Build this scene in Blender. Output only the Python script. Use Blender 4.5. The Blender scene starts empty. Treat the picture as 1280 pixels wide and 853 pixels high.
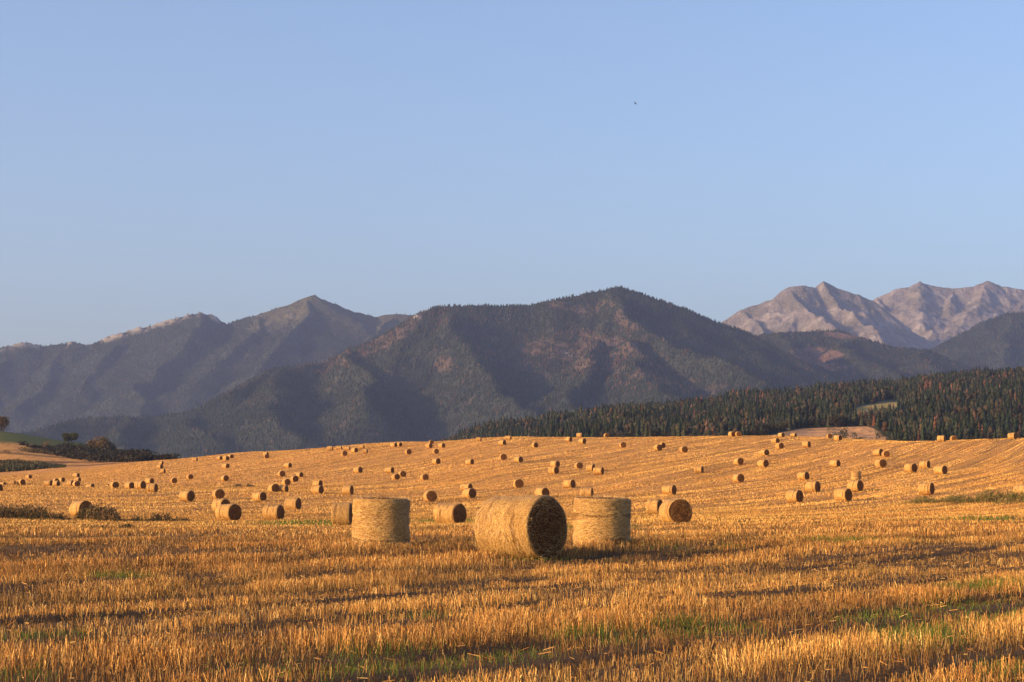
from mathutils import Vector
HAZE = 4.3e-5
SUN_AZ, SUN_EL, SUN_E, SUN_C = 66.0, 14.0, 4.9, (1.0, 0.635, 0.25)
SKY, DUST, OZ, EXPO = 0.15, 4.4, 2.1, 0.63
SKY_WB = (1.14, 1.10, 1.20, 1)
import bpy, math, random
import numpy as np
R = math.radians
random.seed(7)
rng = np.random.default_rng(11)
scene = bpy.context.scene
col = scene.collection

# ------------------------------------------------------------------ camera
F = 2400.0 / 1280.0            # focal length in image widths
EYE = 1.6
PITCH = math.atan(194.5 / 2400.0)
CP, SP = math.cos(PITCH), math.sin(PITCH)
cam_d = bpy.data.cameras.new('camera')
cam_d.sensor_width = 36.0
cam_d.lens = 36.0 * F
cam_d.clip_start = 0.2
cam_d.clip_end = 60000
cam = bpy.data.objects.new('camera', cam_d)
col.objects.link(cam)
cam.location = (0, 0, EYE)
cam.rotation_euler = (math.pi / 2 + PITCH, 0, 0)
scene.camera = cam
scene.render.resolution_x, scene.render.resolution_y = 1024, 682

def at(px, row, d):
    """image pixel column and row plus an estimated depth -> world x, y, z (z measured from the ground datum)"""
    u = (px - 640.0) / 2400.0
    v = (426.5 - row) / 2400.0
    k = d / (CP - v * SP)
    return (u * k, d, EYE + (SP + v * CP) * k)

def bearing(x, y):
    return 640.0 + 2400.0 * x / np.maximum(y, 1e-3)  # image column in pixels, camera pitch left out

def rowof(x, y, z):
    zz = z - EYE
    v = (zz * CP - y * SP) / (y * CP + zz * SP)
    return 426.5 - 2400.0 * v

def colof(x, y, z):
    zz = z - EYE
    return 640 + 2400.0 * x / (y * CP + zz * SP)

# ------------------------------------------------------------------ noise
def _hash(ix, iy, seed):
    n = (ix.astype(np.int64) * 374761393 + iy.astype(np.int64) * 668265263 + seed * 974711) & 0x7fffffff
    n = ((n ^ (n >> 13)) * 1274126177) & 0x7fffffff
    return ((n ^ (n >> 16)) & 0xffff) / 65535.0

def vnoise(x, y, seed=0):
    x = np.asarray(x, float); y = np.asarray(y, float)
    ix = np.floor(x); iy = np.floor(y)
    fx = x - ix; fy = y - iy
    fx = fx * fx * fx * (fx * (fx * 6 - 15) + 10); fy = fy * fy * fy * (fy * (fy * 6 - 15) + 10)
    a = _hash(ix, iy, seed); b = _hash(ix + 1, iy, seed)
    c = _hash(ix, iy + 1, seed); d = _hash(ix + 1, iy + 1, seed)
    return (a * (1 - fx) + b * fx) * (1 - fy) + (c * (1 - fx) + d * fx) * fy

def fbm(x, y, seed=0, octv=4, gain=0.5):
    s = 0; a = 1; t = 0
    for i in range(octv):
        s = s + a * vnoise(x * 2 ** i + 17.3 * i, y * 2 ** i - 9.1 * i, seed + i); t += a; a *= gain
    return s / t

def ridged(x, y, seed=0, octv=4):
    s = 0; a = 1; t = 0
    for i in range(octv):
        s = s + a * (1 - np.abs(2 * vnoise(x * 2 ** i + 5.3 * i, y * 2 ** i + 3.1 * i, seed + i) - 1)); t += a; a *= 0.5
    return s / t

def sstep(a, b, x):
    t = np.clip((x - a) / (b - a), 0, 1)
    return t * t * (3 - 2 * t)

def pchip(xs, ys, x):
    xs = np.asarray(xs, float); ys = np.asarray(ys, float)
    h = np.diff(xs); dl = np.diff(ys) / h
    m = np.zeros_like(ys)
    m[0], m[-1] = dl[0], dl[-1]
    for i in range(1, len(xs) - 1):
        if dl[i - 1] * dl[i] > 0:
            w1 = 2 * h[i] + h[i - 1]; w2 = h[i] + 2 * h[i - 1]
            m[i] = (w1 + w2) / (w1 / dl[i - 1] + w2 / dl[i])
    x = np.clip(x, xs[0], xs[-1])
    k = np.clip(np.searchsorted(xs, x) - 1, 0, len(xs) - 2)
    t = (x - xs[k]) / h[k]
    t2 = t * t; t3 = t2 * t
    return (2 * t3 - 3 * t2 + 1) * ys[k] + (t3 - 2 * t2 + t) * h[k] * m[k] + (-2 * t3 + 3 * t2) * ys[k + 1] + (t3 - t2) * h[k] * m[k + 1]

# ------------------------------------------------------------------ field terrain: heights above the eye per image column, fitted to image pixel rows
NEAR = [(1, -1.6), (16, -1.6), (30, -1.63), (46, -1.6), (54, -1.38), (65, -1.38), (80, -1.5)]
PROFILES = {
    -1500: NEAR + [(120, -1.7), (190, -1.7), (320, 0.9), (430, 4.0), (560, 9), (700, 16), (850, 30), (1000, 48), (1100, 60), (1250, 60), (1700, 20), (16000, -30)],
    0: NEAR + [(120, -1.8), (190, -1.75), (250, -0.6), (320, 0.9), (430, 2.2), (560, 4.4), (700, 7), (760, 8.8), (790, 10), (850, 14.9), (930, 23), (970, 27.5), (1050, 35), (1100, 37), (1200, 34), (1700, 10), (16000, -30)],
    100: NEAR + [(120, -1.85), (190, -1.9), (250, -0.8), (320, 0.8), (430, 2.4), (560, 5.0), (700, 9), (760, 11.1), (850, 15), (930, 19), (970, 21.5), (1050, 28), (1090, 30.5), (1140, 31), (1250, 25), (1700, 5), (16000, -30)],
    200: NEAR + [(120, -1.9), (175, -2.05), (234, -1.5), (280, -0.5), (320, 0.7), (430, 2.6), (560, 7.0), (650, 11), (700, 13.1), (720, 13.5), (850, 15.8), (950, 16.8), (1050, 17), (1150, 14), (1700, 0), (16000, -30)],
    320: NEAR + [(120, -1.9), (175, -2.1), (234, -1.6), (280, -0.5), (305, 0.4), (360, 1.5), (413, 2.7), (450, 4.4), (515, 7.4), (580, 10.4), (640, 13.5), (680, 15.5), (720, 16.6), (800, 14), (1200, -5), (16000, -30)],
    500: NEAR + [(120, -1.85), (175, -2.0), (234, -1.5), (285, -0.4), (320, 0.8), (380, 2.6), (430, 4.9), (480, 7.6), (540, 11.8), (600, 15.6), (650, 18.2), (680, 19.2), (760, 16), (1200, 0), (16000, -30)],
    640: NEAR + [(120, -1.75), (175, -1.85), (234, -1.2), (290, -0.1), (320, 1.3), (365, 4.2), (405, 6.3), (455, 8.6), (515, 12.6), (545, 14.8), (600, 18.3), (630, 19.4), (700, 17), (1200, 6), (16000, -30)],
    960: NEAR + [(120, -1.65), (175, -1.6), (215, -1.0), (235, -0.5), (265, 0.6), (325, 3.0), (365, 5.5), (400, 7.6), (430, 9.4), (460, 11.3), (510, 14.4), (560, 17.3), (590, 18.5), (680, 17), (1150, 25), (1300, 30), (16000, -30)],
    1280: NEAR + [(120, -1.55), (175, -1.25), (220, -0.1), (250, 1.0), (315, 3.8), (345, 5.4), (380, 7.9), (410, 10.2), (430, 11.9), (450, 13.3), (475, 14.3), (580, 15), (1150, 25), (1300, 30), (16000, -30)],
    2800: NEAR + [(120, -1.4), (175, -0.8), (220, 0.5), (250, 2.0), (315, 5), (345, 7), (380, 9.5), (410, 12), (430, 13), (450, 14), (475, 15), (580, 16), (1150, 25), (1300, 30), (16000, -30)],
}
_bk = sorted(PROFILES)
_ld = np.linspace(0, math.log(16000), 1400)
_tab = np.array([pchip([math.log(a) for a, b in PROFILES[k]], [b for a, b in PROFILES[k]], _ld) for k in _bk])

def trackc(x, y):
    """across-track coordinate of the drill rows and wheelings (they bend slightly up the hill)"""
    yy = np.maximum(y, 0)
    s0, s1 = 1.25, 2.66
    # integral of 1/s with s rising from s0 to s1 over 400 m
    t = np.clip(yy / 400.0, 0, 1)
    P = 400.0 / (s1 - s0) * np.log(1 + (s1 - s0) / s0 * t) + np.maximum(yy - 400, 0) / s1
    return x - P

def ground_h(x, y, detail=True):
    x = np.asarray(x, float); y = np.asarray(y, float)
    d = np.maximum(y, 1.0)
    b = np.clip(bearing(x, np.maximum(y, 30)), _bk[0], _bk[-1])
    li = np.clip(np.log(d) / _ld[1], 0, len(_ld) - 1.001)
    i0 = li.astype(int); ft = li - i0
    hs = _tab[:, i0] * (1 - ft) + _tab[:, i0 + 1] * ft      # (k, ...)
    kb = np.array(_bk, float)
    j = np.clip(np.searchsorted(kb, b) - 1, 0, len(kb) - 2)
    t = (b - kb[j]) / (kb[j + 1] - kb[j])
    t = t * t * (3 - 2 * t) * 0.5 + t * 0.5
    j = np.asarray(j)
    A = np.take_along_axis(hs, j[None, ...], 0)[0]
    B = np.take_along_axis(hs, (j + 1)[None, ...], 0)[0]
    z = EYE + A * (1 - t) + B * t
    if detail:
        c = trackc(x, y)
        f = np.exp(-d / 900.0)
        z = z + 0.10 * (fbm(c / 3.1, y / 21.0, 3, 3) - 0.5) * f + 0.05 * (vnoise(x / 1.7, y / 1.9, 9) - 0.5)
        w = np.abs((c % 6.0) - 3.0)     # wheelings
        z = z - 0.07 * sstep(0.45, 0.2, np.abs(w - 0.95)) * sstep(400, 100, d) 
    return z

# ------------------------------------------------------------------ helpers
def tag(o, label=None, cat=None, group=None, kind=None):
    if label: o['label'] = label
    if cat: o['category'] = cat
    if group: o['group'] = group
    if kind: o['kind'] = kind
    return o

def np_mesh(name, verts, faces, mat, colr=None, smooth=False, parent=None, extra=None):
    """verts (n,3), faces (m,k)"""
    me = bpy.data.meshes.new(name)
    verts = np.ascontiguousarray(verts, dtype=np.float32); faces = np.ascontiguousarray(faces, dtype=np.int32)
    n, m, k = len(verts), len(faces), faces.shape[1]
    me.vertices.add(n); me.vertices.foreach_set('co', verts.ravel())
    me.loops.add(m * k); me.loops.foreach_set('vertex_index', faces.ravel())
    me.polygons.add(m); me.polygons.foreach_set('loop_start', np.arange(0, m * k, k, dtype=np.int32))
    if smooth: me.polygons.foreach_set('use_smooth', np.ones(m, dtype=bool))
    me.update(calc_edges=False)
    if colr is not None:
        a = me.color_attributes.new('tint', 'FLOAT_COLOR', 'POINT')
        c = np.ones((n, 4), dtype=np.float32); c[:, :3] = colr
        a.data.foreach_set('color', c.ravel())
    if extra is not None:
        a = me.color_attributes.new('track', 'FLOAT_COLOR', 'POINT')
        c = np.ones((n, 4), dtype=np.float32); c[:, :3] = extra
        a.data.foreach_set('color', c.ravel())
    me.validate()
    if mat: me.materials.append(mat)
    o = bpy.data.objects.new(name, me); col.objects.link(o)
    if parent: o.parent = parent
    return o

def grid_faces(nu, nv):
    i = np.arange(nu - 1)[:, None]; j = np.arange(nv - 1)[None, :]
    a = (i * nv + j).ravel()
    return np.stack([a, a + nv, a + nv + 1, a + 1], 1)

def empty(name, loc=(0, 0, 0), rz=0):
    o = bpy.data.objects.new(name, None); col.objects.link(o)
    o.location = loc; o.rotation_euler = (0, 0, rz); o.empty_display_size = 0.3
    return o

class NT:
    def __init__(s, name):
        s.m = bpy.data.materials.new(name); s.m.use_nodes = True
        s.t = s.m.node_tree; s.t.nodes.clear()
        s.out = s.n('ShaderNodeOutputMaterial')
    def n(s, typ, ins=None, **kw):
        nd = s.t.nodes.new(typ)
        for k, v in kw.items(): setattr(nd, k, v)
        for k, v in (ins or {}).items():
            if isinstance(v, bpy.types.NodeSocket): s.t.links.new(v, nd.inputs[k])
            else: nd.inputs[k].default_value = v
        return nd
    def link(s, a, b): s.t.links.new(a, b)
    def noise(s, vec, scale, detail=3, rough=0.55):
        return s.n('ShaderNodeTexNoise', {'Vector': vec, 'Scale': scale, 'Detail': detail, 'Roughness': rough}).outputs['Fac']
    def mapping(s, vec, scale):
        return s.n('ShaderNodeMapping', {'Vector': vec, 'Scale': scale}).outputs[0]
    def ramp(s, fac, stops):
        r = s.n('ShaderNodeValToRGB', {'Fac': fac})
        el = r.color_ramp.elements
        while len(el) < len(stops): el.new(0.5)
        for e, (p, c) in zip(el, stops): e.position = p; e.color = (*c, 1) if len(c) == 3 else c
        return r.outputs[0]
    def mix(s, fac, a, b, mode='MIX'):
        nd = s.n('ShaderNodeMix', data_type='RGBA', blend_type=mode)
        for k, v in ((0, fac), (6, a), (7, b)):
            if isinstance(v, bpy.types.NodeSocket): s.t.links.new(v, nd.inputs[k])
            else: nd.inputs[k].default_value = (*v, 1) if isinstance(v, tuple) and len(v) == 3 else v
        return nd.outputs[2]
    def math(s, op, a, b=0.0):
        return s.n('ShaderNodeMath', {0: a, 1: b}, operation=op).outputs[0]
    def attr(s, name='tint'): return s.n('ShaderNodeVertexColor', layer_name=name).outputs[0]
    def bsdf(s, color, rough=0.9, bump=None, bs=0.3, bd=0.02, spec=0.2, trans=0):
        ins = {'Base Color': color, 'Roughness': rough, 'Specular IOR Level': spec}
        if bump is not None:
            ins['Normal'] = s.n('ShaderNodeBump', {'Height': bump, 'Strength': bs, 'Distance': bd}).outputs[0]
        p = s.n('ShaderNodeBsdfPrincipled', ins)
        sh = p.outputs[0]
        if trans:
            tr = s.n('ShaderNodeBsdfTranslucent', {'Color': color})
            sh = s.n('ShaderNodeMixShader', {0: trans, 1: sh, 2: tr.outputs[0]}).outputs[0]
        s.link(sh, s.out.inputs[0]); return s.m

def pos(nt): return nt.n('ShaderNodeNewGeometry').outputs['Position']
def ocoord(nt): return nt.n('ShaderNodeTexCoord').outputs['Object']

# ------------------------------------------------------------------ materials
m = NT('stubble_straw'); MAT_STUB = m.bsdf(m.attr(), 0.55, spec=0.3, trans=0.05)
m = NT('leafy'); MAT_LEAF = m.bsdf(m.attr(), 0.65, spec=0.2, trans=0.15)
m = NT('bark'); p = ocoord(m); MAT_BARK = m.bsdf(m.ramp(m.noise(m.mapping(p, (6, 6, 1)), 2), [(0.3, (0.06, 0.04, 0.03)), (0.7, (0.16, 0.1, 0.07))]), 0.9)
m = NT('conifer_needles')
MAT_CONE = m.bsdf(m.mix(m.ramp(m.noise(pos(m), 0.9, 2), [(0.3, (0.7, 0.7, 0.7)), (0.75, (1.25, 1.2, 1.1))]), (0, 0, 0), m.attr()) if False else m.attr(), 0.85, spec=0.1)

# field soil and chaff under the stubble
m = NT('field_soil'); p = pos(m)
n1 = m.noise(p, 0.35, 5); n2 = m.noise(p, 14, 4, 0.7); tr = m.attr('tint')
chaff = m.ramp(n2, [(0.3, (0.09, 0.05, 0.02)), (0.55, (0.26, 0.145, 0.05)), (0.8, (0.46, 0.28, 0.10))])
base = m.mix(1.0, chaff, tr, 'MULTIPLY')
base = m.mix(m.ramp(n1, [(0.45, (0, 0, 0)), (0.75, (0.35, 0.35, 0.35))]), base, (0.15, 0.075, 0.026))
tk = m.n('ShaderNodeSeparateXYZ', {0: m.attr('track')}).outputs          # x: across the tracks, y: along them, z: field mask
v = m.n('ShaderNodeCombineXYZ', {0: m.math('MULTIPLY', tk[0], 0.9), 1: m.math('MULTIPLY', tk[1], 0.03)}).outputs[0]
st = m.noise(v, 1.0, 4, 0.6)
v2 = m.n('ShaderNodeCombineXYZ', {0: m.math('MULTIPLY', tk[0], 0.3), 1: m.math('MULTIPLY', tk[1], 0.012), 2: 4.0}).outputs[0]
gate = m.ramp(m.noise(v2, 1.0, 3, 0.6), [(0.47, (0, 0, 0)), (0.56, (1, 1, 1))])
w = m.math('ABSOLUTE', m.math('SUBTRACT', m.math('FLOORED_MODULO', tk[0], 6.0), 3.0))
rut_shade = m.ramp(m.math('ABSOLUTE', m.math('SUBTRACT', w, 0.95)), [(0.18, (1, 1, 1)), (0.55, (0, 0, 0))])
dk = m.math('MULTIPLY', m.math('MULTIPLY', rut_shade, gate), m.math('MULTIPLY', tk[2], 0.5))  # windrow shadow lines and bare ruts painted as darker soil
base = m.mix(dk, base, (0.085, 0.042, 0.016))
dk2 = m.math('MULTIPLY', m.ramp(st, [(0.52, (0, 0, 0)), (0.66, (1, 1, 1))]), m.math('MULTIPLY', tk[2], 0.4))
base = m.mix(dk2, base, (0.13, 0.068, 0.025))  # thinner broken streaks of the same painted windrow shade
MAT_SOIL = m.bsdf(base, 0.95, n2, 0.8, 0.05)

m = NT('mountain_ground'); p = pos(m)
n2 = m.noise(p, 0.03, 5, 0.65)
base = m.mix(1.0, m.attr(), m.ramp(n2, [(0.3, (0.65, 0.65, 0.65)), (0.7, (1.25, 1.25, 1.25))]), 'MULTIPLY')
MAT_MTN = m.bsdf(base, 0.95, n2, 0.8, 18)

m = NT('high_rock'); p = pos(m)
n2 = m.noise(m.mapping(p, (1, 1, 0.5)), 0.014, 7, 0.68); n3 = m.noise(p, 0.004, 5, 0.6)
rock = m.ramp(n2, [(0.34, (0.15, 0.115, 0.095)), (0.5, (0.23, 0.18, 0.15)), (0.60, (0.31, 0.25, 0.21)), (0.68, (0.44, 0.37, 0.32))])
base = m.mix(m.ramp(n3, [(0.45, (0, 0, 0)), (0.6, (0.8, 0.8, 0.8))]), rock, (0.13, 0.105, 0.07))
MAT_ROCK = m.bsdf(m.mix(1.0, base, m.attr(), 'MULTIPLY'), 0.95, n2, 1.0, 45)

def bale_mat(name, face, near):
    m = NT(name); p = ocoord(m)
    xyz = m.n('ShaderNodeSeparateXYZ', {0: p})
    x, y, z = xyz.outputs
    ang = m.math('ARCTAN2', z, y); rad = m.math('SQRT', m.math('ADD', m.math('MULTIPLY', z, z), m.math('MULTIPLY', y, y)))
    info = m.n('ShaderNodeObjectInfo').outputs['Random']
    if face:
        v = m.n('ShaderNodeCombineXYZ', {0: m.math('MULTIPLY', ang, 2.0), 1: m.math('MULTIPLY', rad, 26.0), 2: m.math('MULTIPLY', info, 9)}).outputs[0]
        n = m.noise(p, 42, 5, 0.75); nl = m.noise(v, 1.0, 4, 0.7); big = m.noise(p, 3.0, 3)
        h = m.math('ADD', m.math('MULTIPLY', n, 0.7), m.math('MULTIPLY', nl, 0.45))
        c = m.ramp(h, [(0.46, (0.022, 0.008, 0.003)), (0.56, (0.13, 0.05, 0.014)), (0.66, (0.36, 0.17, 0.045)), (0.80, (0.75, 0.50, 0.22))])  # dark end colour: shade in the straw cavities painted in
        c = m.mix(m.ramp(big, [(0.4, (0, 0, 0)), (0.7, (0.5, 0.5, 0.5))]), c, (0.07, 0.028, 0.009))
        return m.bsdf(c, 0.8, h, 1.0, 0.07, 0.15)
    # straw lies around the drum; all patterns are built on the unit circle so that they close on themselves
    cy = m.math('DIVIDE', y, rad); sz = m.math('DIVIDE', z, rad); off = m.math('MULTIPLY', info, 37.0)
    def around(kx, kc):
        return m.n('ShaderNodeCombineXYZ', {0: m.math('ADD', m.math('MULTIPLY', x, kx), off), 1: m.math('MULTIPLY', cy, kc), 2: m.math('MULTIPLY', sz, kc)}).outputs[0]
    n = m.noise(around(60.0, 6.0), 1.0, 4, 0.7); fine = m.noise(p, 48, 4, 0.75)
    bands = m.noise(around(5.5, 0.7), 1.0, 4, 0.6)
    h = m.math('ADD', m.math('MULTIPLY', n, 0.5), m.math('MULTIPLY', fine, 0.55))
    c = m.ramp(h, [(0.40, (0.10, 0.045, 0.012)), (0.49, (0.39, 0.21, 0.053)), (0.58, (0.70, 0.44, 0.14)), (0.72, (0.93, 0.68, 0.28))])
    c = m.mix(m.ramp(bands, [(0.46, (0, 0, 0)), (0.62, (0.6, 0.6, 0.6))]), c, (0.30, 0.15, 0.042))
    sp = m.noise(p, 36, 3, 0.8)
    c = m.mix(1.0, c, m.ramp(sp, [(0.34, (0.34, 0.27, 0.2)), (0.5, (0.97, 0.95, 0.92)), (0.66, (1.35, 1.35, 1.3))]), 'MULTIPLY')
    # a few furrows left by the pick-up, running round the drum with a slight wander and breaking up
    fu = m.noise(around(5.0, 0.5), 1.0, 1, 0.5); br = m.noise(p, 5.0, 3, 0.7)
    fb = m.math('ADD', fu, m.math('MULTIPLY', m.math('SUBTRACT', br, 0.5), 0.22))
    c = m.mix(1.0, c, m.ramp(fb, [(0.34, (0.45, 0.36, 0.26)), (0.41, (1, 1, 1))]), 'MULTIPLY')
    h = m.math('ADD', m.math('ADD', h, m.math('MULTIPLY', sp, 0.6)), m.ramp(fb, [(0.32, (0, 0, 0)), (0.44, (0.4, 0.4, 0.4))]))
    return m.bsdf(c, 0.6, h, 1.0, 0.05, 0.3)
MAT_BALE = bale_mat('bale_straw', False, True)
MAT_FACE = bale_mat('bale_end_straw', True, True)
# ------------------------------------------------------------------ ground sheet
def build_ground():
    # polar sheet, all bearings; fine inside the view
    inner = np.arange(-260, 1541, 4.0)
    A_in = np.arctan((inner - 640) / 2400.0)
    a_l = np.linspace(-math.pi, A_in[0], 90)[:-1]; a_r = np.linspace(A_in[-1], math.pi, 90)[1:]
    A = np.concatenate([a_l, A_in, a_r])
    D = [3.0]
    while D[-1] < 15500: D.append(D[-1] + max(0.28, D[-1] * (0.011 if D[-1] < 1300 else 0.05)))
    D = np.array(D)
    aa, dd = np.meshgrid(A, D, indexing='ij')
    # inside the view the range is measured along the depth axis
    k = np.where(np.abs(aa) < 0.5, 1 / np.cos(aa), 1 / math.cos(0.5))
    x = np.sin(aa) * dd * k; y = np.cos(aa) * dd * k
    fy = np.where(y > 3, y, 3)
    z = ground_h(x, fy)
    far = sstep(400, 1500, np.abs(x)) * 0
    z = np.where(y < 3, 0.0 + 0 * z, z)
    z = np.where((dd > 30) & (np.abs(aa) > 0.5), np.minimum(z, 60) * sstep(1.5, 0.6, np.abs(aa)), z)
    V = np.stack([x.ravel(), y.ravel(), z.ravel()], 1)
    # land cover tint, some light and shade painted in (multiplies the chaff texture)
    c = trackc(x, y)
    streak = 0.5 + 0.6 * (fbm(c / 1.6, y / 28.0, 21, 4) - 0.5)
    patch = fbm(x / 34.0, y / 60.0, 31, 3)
    g = 0.75 + 0.9 * streak
    T = np.stack([g * 1.25, g * 1.12, g * 0.95], -1)
    dark = sstep(0.55, 0.68, fbm(c / 2.2, y / 40.0, 41, 3))[..., None]
    T = T * (1 - 0.35 * dark)
    far_lift = sstep(60, 260, np.hypot(x, y))[..., None]      # far ground brightened in colour to stand in for sunlit stubble
    T = T * (1 + far_lift * np.array([0.82, 0.64, 0.18]))
    # far crest side of the field: everything in the field is straw coloured; beyond it meadow and second field
    b = bearing(x, np.maximum(y, 30))
    # meadow on the left hillock
    edge = 965 + 0.35 * np.clip(b, 0, 220)
    mead = (sstep(edge - 8, edge + 12, y) * sstep(300, 240, b))[..., None]
    T = T * (1 - mead) + np.array([0.36, 0.72, 0.22]) * mead
    valley = (sstep(760, 900, y) * sstep(230, 330, b))[..., None]
    T = T * (1 - valley) + np.array([0.55, 0.5, 0.3]) * valley
    sc = (sstep(0.55, 0.62, fbm(x / 60, y / 13, 77, 3)) * sstep(770, 800, y) * sstep(940, 900, y) * sstep(300, 200, b))[..., None]
    T = T * (1 - sc) + np.array([0.5, 0.42, 0.25]) * sc
    fm = sstep(930, 760, y) * sstep(28, 70, y)
    T = T * (1 - 0.74 * sstep(120, 40, np.hypot(x, y)))[..., None]  # near soil darkened: shade between the stalks painted into its tint
    E = np.stack([c, y, fm], -1)
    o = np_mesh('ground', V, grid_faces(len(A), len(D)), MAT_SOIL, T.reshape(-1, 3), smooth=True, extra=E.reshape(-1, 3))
    tag(o, kind='structure')
    return o
build_ground()
# cap under the camera
th = np.linspace(-math.pi, math.pi, 49)[:-1]
Vc = [(0, 0, -0.012)] + [(3.4 * math.sin(t), 3.4 * math.cos(t), -0.012) for t in th]
cap = np_mesh('ground', np.array(Vc), np.array([[0, 1 + (i + 1) % 48, 1 + i] for i in range(48)]), MAT_SOIL, np.ones((49, 3)), True)
tag(cap, kind='structure')

# ------------------------------------------------------------------ stubble
def patchy(x, y):
    c = trackc(x, y)
    n = fbm(c / 1.1, y / np.where(y > 110, 34.0, 9.0), 51, 4)
    big = fbm(c / 4.5, y / 26.0, 61, 3)
    return n, big

GREENS = [(500, 838, 95, 20), (1222, 768, 70, 14), (1240, 735, 60, 5), (150, 722, 42, 3), (1150, 800, 60, 14), (1090, 775, 60, 8),
          (640, 825, 60, 10), (760, 800, 60, 8), (1255, 845, 40, 8), (30, 850, 40, 6), (330, 846, 50, 8), (880, 790, 60, 10), (70, 800, 60, 6),
          (690, 702, 60, 2.0), (390, 655, 70, 3.0), (560, 652, 40, 3), (740, 660, 50, 2), (1240, 650, 50, 3), (1060, 677, 90, 1.5), (870, 686, 60, 1.5), (500, 772, 60, 3)]
def greenness(x, y, z):
    px, row = colof(x, y, z), rowof(x, y, z)
    g = np.zeros_like(px)
    for (cx, cy, rx, ry) in GREENS:
        q = ((px - cx) / rx) ** 2 + ((row - cy) / ry) ** 2
        g = np.maximum(g, np.exp(-q * 1.2))
    return g * (0.5 + fbm(x * 1.4, y * 0.8, 71, 3))

def scatter(d0, d1, dens, lo=-170, hi=1450):
    """uniform points per square metre between two depths inside the wedge"""
    w = (hi - lo) / 2400.0
    area = w * (d1 * d1 - d0 * d0) / 2
    n = int(area * dens)
    y = np.sqrt(rng.random(n) * (d1 * d1 - d0 * d0) + d0 * d0)
    u = lo + (hi - lo) * rng.random(n)
    return (u - 640) / 2400.0 * y, y

def blades(x, y, z, h, w, lean, tint, fold=True, top=0.75):
    """folded upright blades (a v-shaped stalk) ; returns verts, quads, colours"""
    n = len(x)
    a = rng.random(n) * 2 * math.pi
    lx = rng.normal(0, lean, n) * h; ly = rng.normal(0, lean, n) * h
    dx, dy = np.cos(a) * w / 2, np.sin(a) * w / 2
    ex, ey = -dy * 1.1, dx * 1.1
    b = np.stack([x, y, z - 0.02], 1)
    t = np.stack([x + lx, y + ly, z + h], 1)
    o1 = np.stack([-dx, -dy, 0 * dx], 1); o2 = np.stack([dx, dy, 0 * dx], 1); o3 = np.stack([ex, ey, 0 * dx], 1)
    if fold:
        V = np.stack([b + o1, b + o3, b + o2, t + o1 * top, t + o3 * top, t + o2 * top], 1).reshape(-1, 3)
        i = np.arange(n)[:, None] * 6
        Q = np.concatenate([i + np.array([[0, 1, 4, 3]]), i + np.array([[1, 2, 5, 4]])], 0)
        C = np.repeat(tint, 6, 0)
    else:
        V = np.stack([b + o1, b + o2, t + o2 * top, t + o1 * top], 1).reshape(-1, 3)
        Q = np.arange(n)[:, None] * 4 + np.array([[0, 1, 2, 3]])
        C = np.repeat(tint, 4, 0)
    return V, Q, C

def join(parts):
    off = 0; Vs, Qs, Cs = [], [], []
    for V, Q, C in parts:
        Vs.append(V); Qs.append(Q + off); Cs.append(C); off += len(V)
    return np.concatenate(Vs), np.concatenate(Qs), np.concatenate(Cs)

def straw_tint(n, x=None, y=None):
    k = rng.random(n)[:, None]
    a = np.array([0.59, 0.315, 0.076]); b = np.array([0.21, 0.078, 0.016]); c = np.array([0.72, 0.46, 0.155])
    t = a * (1 - k) + b * k
    p = (rng.random(n) < 0.10)[:, None]
    t = np.where(p, c, t)
    return t * (0.8 + 0.4 * rng.random(n))[:, None]

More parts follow.
